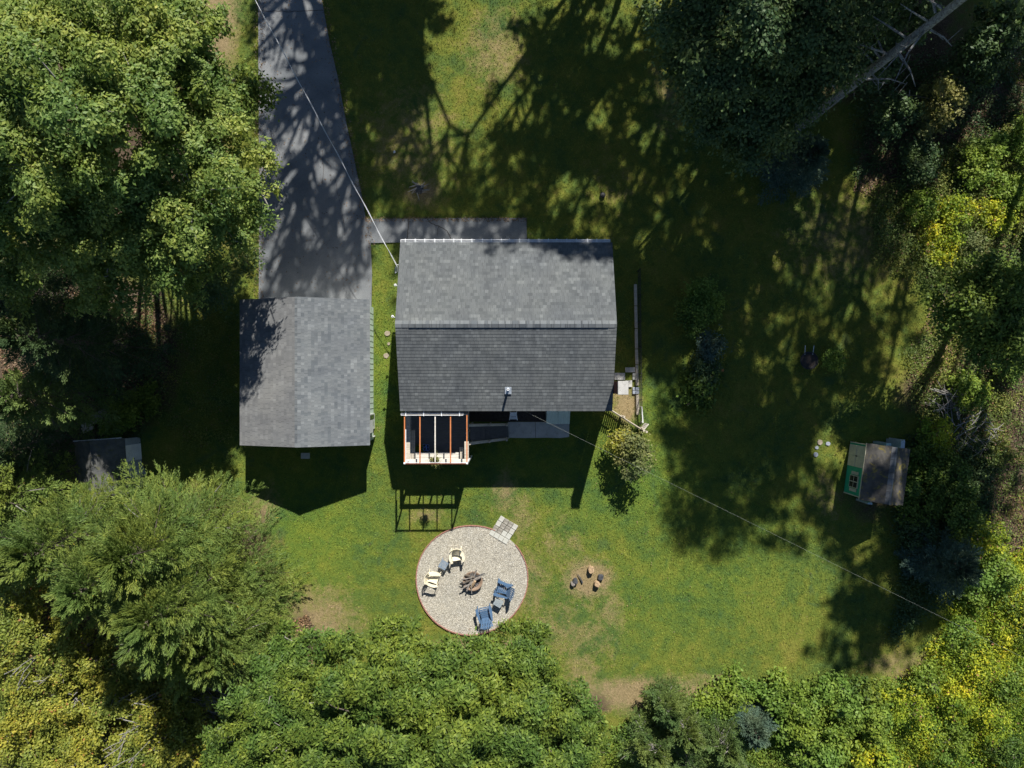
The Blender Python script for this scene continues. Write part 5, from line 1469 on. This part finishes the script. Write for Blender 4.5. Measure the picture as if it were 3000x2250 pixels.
# bushes
def bush(px, py, rpx, h, mat, label, n=None, leaf=.13, seed=1, cat='shrub', group=None, name='bush', bark='bark', lob=5, per=20, twigs=14, aspect=.6, clump=.26):
    r = random.Random(seed); k = 1 - h * .6 / H
    c = V(px, py, h * .6)
    R_ = rpx * S * k
    lo = [(c.x, c.y, h * .55, R_ * .62, h * .45)]
    for i in range(lob):
        a = 6.283 * i / lob + r.uniform(-.4, .4); d = R_ * r.uniform(.45, .62)
        lo.append((c.x + d * math.cos(a), c.y + d * math.sin(a), h * r.uniform(.35, .6), R_ * r.uniform(.36, .5), h * .36))
    if n is None: n = int(R_ * R_ * 3.14 * 520)
    return leafy(name, (c.x, c.y), lo, n, leaf, mat, label, cat, group, seed, .05, clump, per, twigs, bark, True, aspect, .3, 8 if R_ > .7 else 0)
bl = [
 (1850, 1335, 72, 2.6, 'leaf_brush', 'loose olive ornamental shrub beside the picket fence and gate', 2600, .13),
 (1815, 1300, 40, 2.2, 'leaf_yellow', 'yellow tinged shrub in the corner under the picket fence', 900, .13),
 (2055, 885, 62, 1.6, 'leaf_lime', 'bright green garden bush catching the sun in the shaded lawn', 5500, .12),
 (2030, 930, 55, 1.3, 'leaf_oak', 'lower dark green part of the shrubbery beside the bright garden bush', 3500, .12),
 (2080, 1020, 45, .8, 'needle_blue', 'pale grey green plant in the garden bed', 1500, .12),
 (2060, 1090, 55, .8, 'leaf_dark', 'dark leafy perennial in the garden bed, below the grey green one', 2000, .14),
 (2050, 1150, 60, .7, 'leaf_oak', 'spiky green daylily clump at the bottom of the garden bed', 1800, .2),
 (2442, 1052, 26, 1.0, 'leaf_lime', 'small round green bush beside the dark cart', 1700, .11),
 (360, 1195, 60, 1.0, 'leaf_lime', 'green undergrowth plant above the grey shed roof', 2600, .13),
 (420, 1180, 50, 1.1, 'leaf_oak', 'dark green plant right of the plank heap', 2300, .13),
 (330, 1260, 45, .8, 'leaf_lime', 'low plant touching the grey shed back edge', 1700, .12),
 (2720, 1360, 80, 1.6, 'leaf_oak', 'green bush pressing on the far wall of the green shed', None, .14),
 (2700, 1470, 80, 1.8, 'leaf_oak', 'dark bush below the green shed, first in the thicket', None, .14),
 (2790, 1420, 80, 2.2, 'leaf_oak', 'tall dark bush in the middle of the shaded thicket', None, .14),
 (2820, 1520, 75, 2.2, 'leaf_oak', 'dark green bush above the round blue pine', None, .14),
 (2700, 1560, 60, 1.5, 'leaf_dark', 'low dark bush left of the round blue pine', None, .14),
 (2900, 1580, 60, 2.0, 'leaf_gold', 'sunlit yellow green bush right of the thicket', None, .14),
 (2930, 1690, 70, 1.8, 'leaf_lime', 'lime bush at the right, below the sunlit yellow one', None, .14),
 (2860, 1730, 60, 1.4, 'leaf_lime', 'lime bush just right of the round blue pine', None, .13),
 (2980, 1800, 60, 1.3, 'leaf_oak', 'green bush cut by the right picture edge near the wire', None, .13),
 (2840, 1150, 60, 1.6, 'leaf_lime', 'light green sapling bush among dead twigs at the right', 3000, .13),
 (2740, 1280, 60, 1.2, 'leaf_gold', 'yellow green weeds above the green shed corner', 2400, .12),
 (2140, 2040, 70, 1.8, 'leaf_lime', 'leafy bush at the lawn edge above the junipers', None, .15),
 (2060, 2080, 60, 1.6, 'leaf_lime', 'leafy bush at the left end of the lower hedge', None, .15),
 (2260, 2030, 60, 1.6, 'leaf_lime', 'fernlike sumac at the lawn edge, first from the left', None, .17),
 (2330, 2100, 85, 1.9, 'leaf_lime', 'fernlike sumac right of the small blue pine', None, .17),
 (2440, 2050, 80, 1.7, 'leaf_lime', 'fernlike sumac in the middle of the lower hedge', None, .17),
 (2400, 2190, 90, 1.9, 'leaf_lime', 'fernlike sumac at the bottom edge', None, .17),
 (2540, 2130, 90, 1.8, 'leaf_lime', 'fernlike sumac beside the goldenrod', None, .17),
 (2520, 2040, 60, 1.4, 'leaf_oak', 'darker sumac at the right end of the hedge top', None, .17),
 (2560, 2230, 70, 1.7, 'leaf_gold', 'yellowing sumac at the bottom edge', None, .16),
 (2870, 480, 70, 1.6, 'leaf_lime', 'small sunlit maple bush at the upper right slope', 3600, .14),
 (2960, 560, 60, 1.1, 'leaf_lime', 'sunlit weedy bush at the right edge', 3600, .13),
 (2800, 620, 55, .9, 'leaf_gold', 'weedy bush in the sunlit brush field', 3000, .13),
 (2750, 720, 70, .9, 'leaf_gold', 'yellow green weed clump at the foot of the brush field', 2600, .12),
 (2860, 740, 60, .8, 'leaf_brush', 'reddish olive weed clump above the right edge maple', 2800, .12),
 (2700, 600, 60, .9, 'leaf_lime', 'bright weed clump at the left of the brush field', 2200, .12),
 (2970, 420, 70, 1.5, 'leaf_lime', 'lime bush at the right edge above the brush field', 3000, .13),
 (2920, 640, 60, 1.0, 'leaf_gold', 'goldenrod clump in the sunlit brush field', 2600, .12),
 (2690, 470, 60, 1.6, 'leaf_dark', 'dark bush in the litter right of the blue spruce', 2400, .14),
 (2960, 60, 90, 5, 'leaf_dark', 'dark tree top in the upper right corner', None, .2),
 (2650, 60, 100, 7, 'leaf_dark', 'dark leafy crown touching the left side of the tall bare trunk near the top edge', None, .17),
 (2560, 170, 80, 5, 'leaf_dark', 'dark leafy crown tucked under the middle of the tall bare trunk', None, .17),
 (2900, 130, 90, 5, 'leaf_dark', 'dark leafy crown right of the tall bare trunk near the corner', None, .17),
 (2760, 300, 80, 3, 'leaf_brush', 'thin olive understorey bush right of the bare trunk', None, .15),
 (2960, 1080, 50, 1.2, 'leaf_oak', 'small green bush on the bare slope at the right edge', 1500, .13),
 (2930, 1330, 50, 1.1, 'leaf_weed', 'weedy bush on the bare slope above the thicket', 1500, .12),
 (2850, 190, 90, 3, 'leaf_dark', 'dark understorey bush right of the tall bare trunk', None, .18),
 (2620, 330, 70, 2.5, 'leaf_dark', 'dark understorey bush below the tall bare trunk', None, .17),
 (940, 2160, 60, 2, 'leaf_lime', 'lime sapling between the oaks and the yellow shrubs', None, .15),
]
for k, (px, py, r_2, h_, mt, lb, n_, lf_) in enumerate(bl):
    bush(px, py, r_2, h_, M[mt], lb, n_, lf_, 100 + k)
for k, (px, py, r_2, h_, mt, w_) in enumerate([(2660, 2080, 70, 1.6, 'leaf_gold', 'nearest the sumac hedge'), (2720, 1990, 60, 1.4, 'leaf_lime', 'nearest the lawn corner'), (2800, 2060, 70, 1.7, 'leaf_gold', 'in the middle of the meadow'),
        (2780, 2180, 75, 1.6, 'leaf_lime', 'at the bottom edge of the meadow'), (2900, 2120, 70, 1.8, 'leaf_gold', 'with the brightest yellow heads'), (2960, 2200, 70, 2.0, 'leaf_oak', 'dark green in the lower right corner'),
        (2880, 1950, 60, 1.5, 'leaf_gold', 'under the thin wire'), (2960, 2020, 60, 1.6, 'leaf_lime', 'at the right edge below the wire'), (2820, 1870, 60, 1.3, 'leaf_lime', 'just above the wire'), (2930, 1860, 50, 1.2, 'leaf_gold', 'above the wire at the right')]):
    bush(px, py, r_2, h_, M[mt], 'tall goldenrod and weed clump ' + w_, None, .12, 140 + k, group='goldenrod clumps at the lower right', name='goldenrod_clump', cat='wildflower')
ys_ = [(400, 1900, 95, 2.6, 'in the dark gap under the largest cedar'), (500, 1980, 90, 2.4, 'beside the fan of dead twigs'), (60, 1720, 120, 3.2, 'below the cedar tip at the left edge'), (60, 1880, 130, 3.2, 'at the left edge, second from the top'), (210, 1920, 120, 3, 'just under the smaller cedar'), (60, 2060, 130, 3.2, 'at the left edge, third from the top'),
       (200, 2080, 120, 3.0, 'left of the dead branch pile'), (340, 2020, 120, 2.8, 'below the trunk gap of the cedars'), (90, 2210, 130, 3.4, 'in the lower left picture corner'), (260, 2210, 120, 3.2, 'at the bottom edge, second from the corner'),
       (460, 2060, 110, 2.8, 'under the right hand cedar'), (420, 2190, 110, 3.0, 'at the bottom edge beside the dead branches'), (560, 2150, 110, 2.8, 'right of the dead branches')]
for k, (px, py, r_2, h_, w_) in enumerate(ys_):
    bush(px, py, r_2, h_, M['leaf_yellow'], 'yellow green oak shrub ' + w_, None, .14, 160 + k, group='yellow shrubs at the lower left', name='oak_shrub', bark='bark_pale', twigs=40, per=18)
for k, (px, py, r_2, h_, w_) in enumerate([(680, 2160, 90, 2.6, 'at the bottom between the shrubs and the oaks'), (770, 2080, 70, 2.2, 'beside the litter gap'), (640, 2240, 90, 2.6, 'cut by the bottom edge near the oaks'), (850, 2000, 45, 1.8, 'at the rim of the lawn left of the oaks')]):
    bush(px, py, r_2, h_, M['leaf_lime'], 'lime green sapling ' + w_, None, .15, 180 + k, name='leafy_sapling')

# dead branch piles
def brushpile(px, py, rpx, n, z, label, mat='bark_pale', seed=1, ang=None):
    rr_ = random.Random(seed); c = V(px, py, z); mb = MB()
    for i in range(n):
        a_ = rr_.uniform(0, 6.28) if ang is None else ang + rr_.gauss(0, .35)
        L_ = rr_.uniform(.5, 1.6); r_2 = rpx * S * math.sqrt(rr_.random()); t_ = rr_.uniform(0, 6.28)
        p = Vector((r_2 * math.cos(t_), r_2 * math.sin(t_), rr_.uniform(.05, z)))
        d = Vector((math.cos(a_), math.sin(a_), rr_.uniform(-.15, .3))) * L_ / 2
        mb.tube([p - d, p + Vector((rr_.uniform(-.1, .1), rr_.uniform(-.1, .1), .08)), p + d], [.025, .018, .006], 5)
    o = mb.build('dead_branches', M[mat], None, (c.x, c.y, 0))
    return tag(o, label, 'dead branches')
brushpile(370, 2200, 55, 60, 2.9, 'pale dead branch tangle poking through the yellow shrubs at the bottom', seed=2, ang=.9)
brushpile(370, 2085, 40, 26, 2.9, 'pale bare limb lying over the yellow shrubs', seed=3, ang=.5)
brushpile(610, 2080, 45, 50, 1.5, 'fan of thin dead twigs in the gap under the cedar', seed=4, ang=2.7)
brushpile(2800, 1180, 45, 50, .8, 'grey dead twigs in the brush above the green shed', seed=5)
brushpile(2870, 1270, 60, 45, .5, 'scattered dead twigs on the dark slope at the right', seed=6)
brushpile(2655, 300, 50, 20, 1.5, 'pale fallen limbs right of the blue spruce', seed=7)
brushpile(60, 2000, 40, 24, 3.2, 'bare twigs at the left edge above the yellow shrubs', seed=8, ang=.4)

# ------------------------------------------------------------------ undergrowth, litter, grass (uncountable)
def scatter_px(n, poly, seed):
    r = np.random.default_rng(seed); P_ = np.array(poly, float)
    lo, hi = P_.min(0), P_.max(0); out = []
    while sum(map(len, out)) < n:
        q_ = r.uniform(lo, hi, (n, 2)); ins = np.zeros(n, bool)
        j = len(P_) - 1
        for i in range(len(P_)):
            xi, yi = P_[i]; xj, yj = P_[j]
            c = ((yi > q_[:, 1]) != (yj > q_[:, 1])) & (q_[:, 0] < (xj - xi) * (q_[:, 1] - yi) / (yj - yi + 1e-9) + xi)
            ins ^= c; j = i
        out.append(q_[ins])
    return np.concatenate(out)[:n]
def undergrowth(name, poly, n, hmin, hmax, leaf, mat, seed, per=18, clump=.16):
    r = np.random.default_rng(seed)
    nc = n // per
    c = scatter_px(nc, poly, seed)
    X = (c[:, 0] - 1500) * S; Y = -(c[:, 1] - 1125) * S
    hh = r.uniform(hmin, hmax, nc) * (.6 + .4 * np.sin(X * 1.3) * np.cos(Y * 1.1))
    k = r.integers(0, nc, n)
    off = r.normal(0, 1, (n, 3)) * np.array([clump, clump, 0]) * (1 + hh[k][:, None] * .5)
    zz_ = hh[k] * r.uniform(.25, 1.0, n) + .03
    cent = np.stack([X[k] + off[:, 0], Y[k] + off[:, 1], zz_], -1)
    nr = np.tile(np.array([0, 0, 1.0]), (n, 1)) + off * 2
    rnd = np.clip(.5 * r.uniform(0, 1, nc)[k] + .5 * r.uniform(0, 1, n), 0, 1)
    o = np_mesh(name, make_leaves(cent, nr, leaf, seed + 1, .45, .5), 4, rnd, mat)
    return tag(o, kind='stuff')
undergrowth('goldenrod_thicket', [(2560, 2250), (2600, 2080), (2680, 1960), (2760, 1840), (2800, 1720), (2880, 1640), (3060, 1600), (3060, 2300), (2560, 2300)], 60000, .2, 1.9, .12, M['leaf_gold'], 201, 40, .22)
undergrowth('hedge_undergrowth', [(1760, 2300), (1790, 2140), (1900, 2090), (2050, 2020), (2200, 2010), (2400, 1990), (2560, 1985), (2700, 2000), (2700, 2300)], 34000, .2, 1.2, .13, M['leaf_lime'], 202)
undergrowth('weed_field', [(2560, 560), (2680, 500), (2800, 420), (3060, 330), (3060, 800), (2900, 820), (2760, 860), (2650, 800), (2560, 760)], 40000, .1, 1.1, .11, M['leaf_weed'], 203)
undergrowth('slope_weeds', [(2650, 1040), (2760, 900), (2900, 1000), (2960, 1200), (2900, 1400), (2720, 1330), (2680, 1200)], 14000, .1, .6, .11, M['leaf_weed'], 204)
undergrowth('thicket_undergrowth', [(2650, 1280), (2900, 1300), (2900, 1560), (2860, 1700), (2680, 1800), (2600, 1900), (2640, 1700), (2620, 1520)], 20000, .2, .9, .13, M['leaf_dark'], 205)
undergrowth('lower_left_undergrowth', [(-60, 1700), (200, 1800), (560, 1950), (700, 1990), (860, 1900), (900, 2050), (860, 2300), (-60, 2300)], 30000, .3, 1.4, .13, M['leaf_yellow'], 206)
undergrowth('woodland_weeds', [(420, 860), (560, 880), (690, 900), (690, 1280), (560, 1320), (420, 1200)], 9000, .04, .18, .09, M['leaf_weed'], 207)
undergrowth('upper_wood_floor', [(2500, 200), (3060, 100), (3060, 420), (2700, 520), (2500, 520)], 14000, .1, .8, .13, M['leaf_dark'], 208)
undergrowth('shaded_weeds', [(150, 900), (430, 900), (480, 1150), (420, 1290), (200, 1290), (120, 1100)], 9000, .05, .5, .12, M['leaf_dark'], 210)
undergrowth('edge_weeds', [(2900, 1000), (3060, 900), (3060, 1650), (2920, 1600), (2880, 1300)], 9000, .05, .5, .1, M['leaf_weed'], 209)
def litter(name, poly, n, seed, hi=.065):
    c = scatter_px(n, poly, seed); r = np.random.default_rng(seed)
    cent = np.stack([(c[:, 0] - 1500) * S, -(c[:, 1] - 1125) * S, r.uniform(.0, .05, n)], -1)
    o = np_mesh(name, rand_quads(cent, r.uniform(hi * .45, hi, n), .35, seed, .7), 4, r.uniform(0, 1, n), M['leaf_litter'])
    return tag(o, kind='stuff')
litter('fallen_leaves', [(150, 850), (480, 850), (500, 1100), (420, 1250), (250, 1300), (60, 1300), (-40, 900)], 16000, 211)
litter('fallen_leaves', [(2780, 700), (3060, 640), (3060, 1650), (2900, 1560), (2780, 1200), (2660, 1100)], 9000, 212)
litter('fallen_leaves', [(2550, 300), (3000, 100), (3060, 420), (2700, 620), (2500, 560)], 12000, 213)
litter('fallen_leaves', [(700, 1900), (900, 1800), (960, 1900), (800, 2050), (600, 2080)], 6000, 214)

litter('fallen_leaves', [(430, 0), (2700, 0), (2700, 1950), (1000, 1950), (600, 1500)], 4200, 215, .034)
for pts in ([(744, -10), (778, -10), (772, 900), (744, 900)], [(930, 0), (960, 0), (1100, 720), (1080, 740)], [(758, 0), (940, 0), (1080, 700), (1085, 860), (758, 860)], [(1072, 636), (1545, 636), (1545, 650), (1072, 650)]):
    c_ = scatter_px(700, pts, 216); r_ = np.random.default_rng(216)
    cent = np.stack([(c_[:, 0] - 1500) * S, -(c_[:, 1] - 1125) * S, r_.uniform(.036, .055, 700)], -1)
    tag(np_mesh('fallen_leaves', rand_quads(cent, r_.uniform(.015, .045, 700), .3, 216, .7), 4, r_.uniform(0, 1, 700), M['leaf_litter']), kind='stuff')

# grass blades over the open lawn
n = 380000
px_ = rng.uniform(430, 2760, n); py_ = rng.uniform(-10, 2120, n)
X = (px_ - 1500) * S; Y = -(py_ - 1125) * S
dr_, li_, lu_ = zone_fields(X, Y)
keep = rng.uniform(0, 1, n) > np.clip(dr_ * .9 + li_ * 1.0, 0, .97)
xr_ = np.interp(py_, [-700, 0, 127, 236, 300, 371, 460, 549, 641, 712, 905], [935, 943, 966, 992, 1003, 1017, 1036, 1055, 1072, 1086, 1088])
on_drive = (px_ > 756) & (px_ < xr_) & (py_ < 905)
on_path = (px_ > 1070) & (px_ < 1545) & (py_ > 640) & (py_ < 710)
on_house = (px_ > 1206) & (px_ < 1764) & (py_ > 752) & (py_ < 1198)
on_gar = (px_ > 770) & (px_ < 1098) & (py_ > 895) & (py_ < 1292)
on_patio = ((px_ - 1382) ** 2 + (py_ - 1698) ** 2) < 164 ** 2
on_back = (px_ > 1376) & (px_ < 1669) & (py_ > 1150) & (py_ < 1284)
u1 = ((px_ - 1477) * .857 + (py_ - 1549) * .515); u2 = (-(px_ - 1477) * .515 + (py_ - 1549) * .857)
on_pad = (np.abs(u1) < 34) & (np.abs(u2) < 36)
on_slab = (px_ > 1797) & (px_ < 1874) & (py_ > 1075) & (py_ < 1156)
keep &= ~(on_drive | on_path | on_house | on_gar | on_patio | on_back | on_pad | on_slab)
X, Y = X[keep], Y[keep]; n = len(X)
Z = 0.02 * np.sin(X * 0.7 + 1.3 * np.sin(Y * 0.4)) * np.cos(Y * 0.6) - .035
a = rng.uniform(0, 2 * np.pi, n); hgt = rng.uniform(.04, .085, n); ln = rng.uniform(.03, .075, n); w = rng.uniform(.012, .022, n)
base_ = np.stack([X, Y, Z], -1); dirn = np.stack([np.cos(a), np.sin(a), np.zeros(n)], -1); sid = np.stack([-np.sin(a), np.cos(a), np.zeros(n)], -1)
v = np.stack([base_ - sid * w[:, None], base_ + sid * w[:, None], base_ + dirn * ln[:, None] + np.array([0, 0, 1.0]) * hgt[:, None]], 1).reshape(-1, 3)
gr = np_mesh('grass', v, 3, rng.uniform(0, 1, n), M['grass'])
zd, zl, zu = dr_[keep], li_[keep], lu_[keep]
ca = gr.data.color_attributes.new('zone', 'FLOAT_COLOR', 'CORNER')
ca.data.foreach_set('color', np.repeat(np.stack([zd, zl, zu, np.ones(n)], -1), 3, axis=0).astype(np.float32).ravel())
tag(gr, kind='stuff')

# hanging basket and potted plants
def pot_plant(px, py, z, r_2, label, mat, hang=False, seed=5, zb=None):
    p = V(px, py, z)
    root = empty('hanging_basket' if hang else 'potted_plant', (p.x, p.y, (z if zb is None else zb)), label, 'potted plant')
    MB().lathe([(0, 0), (.09, 0), (.13, .14), (.14, .14), (.12, .12), (0, .12)], n=14).build('pot', M['bark'] if hang else M['black'], root)
    cent, nr, rnd, C = lobe_cloud([(0, 0, .2, r_2, .16), (.08, -.1, .1, r_2 * .7, .14)], 500, seed, .1, 14)
    np_mesh('foliage', make_leaves(cent, nr, .07, seed, .5), 4, rnd, mat, root)
    if hang:
        mb = MB()
        for k in range(3): mb.tube([(.12 * math.cos(k * 2.1), .12 * math.sin(k * 2.1), .13), (0, 0, .62)], .006, 4)
        mb.build('hanger_wire', M['black'], root)
    return root
pot_plant(1276, 1347, 3.1, .24, 'basket of trailing plants hanging from the middle of the pergola front', M['leaf_brush'], True, 5)
pot_plant(1229, 1313, 1.6, .16, 'lime coloured potted plant standing by the left rafter on the deck', M['leaf_lime'], False, 6, DZ)
# orange flowers
fl = empty('orange_daylily', V(2105, 1086), 'single orange flower in the garden bed', 'flower')
MB().tube([(0, 0, 0), (.02, 0, .7)], .008, 5).build('stem', M['leaf_oak'], fl)
mb = MB()
for k in range(6):
    t = k * 1.047
    mb.add([(0, 0, .7), (.04 * math.cos(t - .4), .04 * math.sin(t - .4), .74), (.09 * math.cos(t), .09 * math.sin(t), .74), (.04 * math.cos(t + .4), .04 * math.sin(t + .4), .74)], [(0, 1, 2, 3)])
mb.build('petals', M['orange'], fl)

# ------------------------------------------------------------------ cables
def cable(name, pts, r_2, label, n=24, mat=M['cable'], twist=False):
    P_ = [Vector(p) for p in pts]
    def at(t):
        s = t * (len(P_) - 1); i = min(int(s), len(P_) - 2); return P_[i].lerp(P_[i + 1], s - i)
    path = []
    for i in range(n * (len(P_) - 1) + 1):
        t = i / (n * (len(P_) - 1)); p = at(t)
        path.append(p)
    mb = MB().tube(path, r_2, 6)
    if twist:
        p2 = [p + Vector((math.cos(i * .9) * .03, math.sin(i * .9) * .03, math.sin(i * .9) * .02)) for i, p in enumerate(path)]
        mb.tube(p2, r_2 * .8, 5)
    o = mb.build(name, mat)
    return tag(o, label, 'cable')
def poly3(a, b, sag, n=16):
    return [Vector(a).lerp(Vector(b), i / n) - Vector((0, 0, sag * 4 * (i / n) * (1 - i / n))) for i in range(n + 1)]
hk = V(1160, 775, 3.75)
pole1 = G(-640, -1350); pole1z = 8.6
far = Vector((pole1.x, pole1.y, pole1z))
# direction through the pixel (745,0)
q0 = V(745, 0, 5.6)
far = hk + (q0 - hk) * 1.9
cable('service_cable', poly3(hk, far, .5), .0105, 'twisted white service cable crossing the driveway to the house gable', 4, twist=True)
loop = [hk, hk + Vector((.05, -.1, -.05)), hk + Vector((.02, -.3, -.2)), hk + Vector((-.07, -.35, -.3)), hk + Vector((-.06, -.15, -.2)), hk + Vector((.05, .0, -.02)), Vector((HX0 + oh, hk.y - .1, 3.6))]
cable('cable_loop', loop, .02, 'white cable loop hanging at the house gable corner', 4)
def pole(p, h_, label):
    r_2 = empty('utility_pole', (p.x, p.y, 0), label, 'pole', 'utility poles')
    MB().tube([(0, 0, -.2), (0, 0, h_)], [.16, .12], 10).build('shaft', M['bark'], r_2)
    MB().box((0, 0, h_ - .4), (1.6, .1, .12)).build('crossarm', M['bark'], r_2)
pole(far, far.z + .3, 'wooden utility pole carrying the service cable')
k0 = V(1541, 1206.5, 3.72); q2 = V(2995, 1925, 6.0)
far2 = k0 + (q2 - k0) * 1.25
cable('overhead_wire', poly3(k0, far2, .12), .003, 'thin straight wire running from the house back eave to the lower right', 3, M['wire'])
pole(far2, far2.z + .2, 'wooden utility pole carrying the thin wire')

# ------------------------------------------------------------------ trees outside the frame that cast the shade
def caster_mesh(seed, n, lobes, leaf, mat, clump=.6):
    cent, nr, rnd, C = lobe_cloud(lobes, n, seed, clump * .8, 30, .4, 6)
    o = np_mesh('crown', make_leaves(cent, nr, leaf, seed, .7), 4, rnd, mat)
    me_ = o.data; bpy.data.objects.remove(o)
    return me_
def rl_(rr_, n, R_, zc, hz):
    out = [(0, 0, zc, R_ * .6, hz * .6)]
    for i in range(n):
        a_ = 6.283 * i / n + rr_.uniform(-.3, .3); d = R_ * rr_.uniform(.4, .7)
        out.append((d * math.cos(a_), d * math.sin(a_), zc + rr_.uniform(-.6, .5) * hz, R_ * rr_.uniform(.28, .42), hz * .3))
    return out
rr_ = random.Random(77)
CM = [caster_mesh(301 + i, 2800, rl_(rr_, 10, 4.2, 0, 4.0), .33, M['leaf_oak']) for i in range(3)]
CD = [caster_mesh(311 + i, 4200, rl_(rr_, 9, 3.6, 0, 4.5), .36, M['leaf_dark'], .7) for i in range(2)]
CS = [caster_mesh(321 + i, 2700, rl_(rr_, 12, 4.2, 0, 3.6), .235, M['leaf_maple'], .45) for i in range(2)]
trunk_me = {}
def caster(sx, sy, z, mesh, sc=1.0, seed=0, name='forest_tree', shift=0.0):
    """crown centred at height z whose shadow centre on the ground is at photo pixel (sx, sy)"""
    p = V(sx, sy); X_ = p.x - TX * z; Y_ = p.y - TY * z
    bx, by = X_ + shift, Y_
    ex, ey = 1540 * S, 1165 * S
    if abs(bx) < ex and abs(by) < ey:
        if ey - by < ex - bx: by = ey
        else: bx = ex
    root = empty(name, (bx, by, 0), 'tall woodland tree standing outside the picture whose shade falls on the lawn', 'tree', 'woodland trees beyond the picture')
    r = random.Random(seed)
    c = bpy.data.objects.new('crown', mesh); COL.objects.link(c); c.parent = root; ox, oy = X_ - bx, Y_ - by; c.location = (ox, oy, z); c.scale = (sc, sc, sc); c.rotation_euler = (0, 0, r.uniform(0, 6.28))
    mb = MB().tube([(0, 0, -.2), (ox * .3, oy * .3, z * .45), (ox, oy, z - 3), (ox, oy, z + 1.5)], [.16, .12, .09, .05], 9)
    O_ = Vector((ox, oy, 0))
    for i in range(9 if seed > 8 else 20):
        a_ = r.uniform(0, 6.28); z0_ = z - r.uniform(.5, 3.5)
        e_ = Vector((math.cos(a_) * 3 * sc, math.sin(a_) * 3 * sc, z0_ + r.uniform(1, 3)))
        mb.tube([O_ + Vector((0, 0, z0_)), O_ + e_ * .5 + Vector((0, 0, z0_ * .5 + .2)), O_ + e_], [.1 if seed > 8 else .15, .06 if seed > 8 else .1, .02], 5)
    mb.build('trunk', M['bark'], root)
    return root
CAST = [
 # driveway dapples
 (850, 60, 13, CS[0], .85), (900, 330, 15, CS[1], .9), (850, 620, 17, CS[0], .7), (1010, 560, 18, CS[1], .7), (940, 800, 19, CS[0], .55),
 (1000, 150, 14, CS[0], .6), (820, 830, 18, CS[1], .45), (1030, 760, 19, CS[0], .4),
 # dark area right of the driveway
 (1060, 40, 14, CD[0], .9), (1150, 220, 15, CD[1], .75), (1190, -60, 13, CD[0], .8), (1130, 430, 17, CS[0], .7, -4), (1270, 540, 18, CS[1], .75, -7),
 # central shade
 (1650, 120, 13, CD[1], .75), (1720, 330, 16, CD[0], .85), (1560, 400, 17, CM[0], .7, 3), (1430, 640, 18.5, CS[1], .65, 3), (1570, 620, 18, CM[2], .7, 2), (1720, 925, 20, CD[1], .6, 2), (1570, 920, 20, CD[0], .55, 3), (1230, 740, 19, CS[0], .55, -4), (1430, 870, 20, CM[1], .45, 5),
 (1320, 580, 18, CS[0], .7, 4.5), (1160, 560, 17, CS[1], .6, -7), (1470, 480, 17, CS[0], .55, 3), (2380, 800, 19, CS[0], .8), (2580, 640, 18, CS[1], .65), (2480, 1000, 20, CS[1], .6), (1900, 620, 18, CS[1], .8),
 (1850, 480, 17, CM[0], .85), (1830, 760, 19, CM[1], .8), (1950, 930, 19, CM[2], .75), (2010, 640, 18, CM[1], .75), (1930, 220, 14, CS[0], .8),
 (2180, 450, 17, CD[0], 1.0), (2200, 760, 18, CM[1], .9), (2130, 1050, 19, CM[0], .85), (2330, 560, 17, CM[0], .8), (2150, 200, 14, CD[1], 1.1), (2400, 250, 15, CD[0], 1.2), (2650, 120, 14, CD[1], 1.2), (2850, 220, 14, CM[1], 1.0), (2380, -100, 12, CD[0], 1.2), (2650, -100, 12, CD[1], 1.2), (2950, 0, 12, CD[1], 1.2),
 (2260, 1220, 20, CM[2], .9), (2440, 1050, 20, CM[0], .7), (2330, 1400, 21, CM[1], .7), (2080, 1290, 20, CM[0], .7),
 (2560, 1250, 20, CM[2], .75), (2440, 640, 18, CS[0], .65), (2520, 800, 19, CS[1], .6), (2600, 960, 19, CS[0], .55), (2720, 1330, 18, CM[1], .65),
 (2500, 1540, 20, CM[0], .6), (2580, 1700, 21, CD[0], .7), (2520, 1850, 21, CM[1], .55), (2700, 1600, 18, CD[1], .7), (2650, 1800, 19, CM[2], .6), (2810, 1470, 15, CM[0], .7),
]
for k, cs_ in enumerate(CAST):
    caster(*cs_[:5], k, shift=(cs_[5] if len(cs_) > 5 else 0.0))
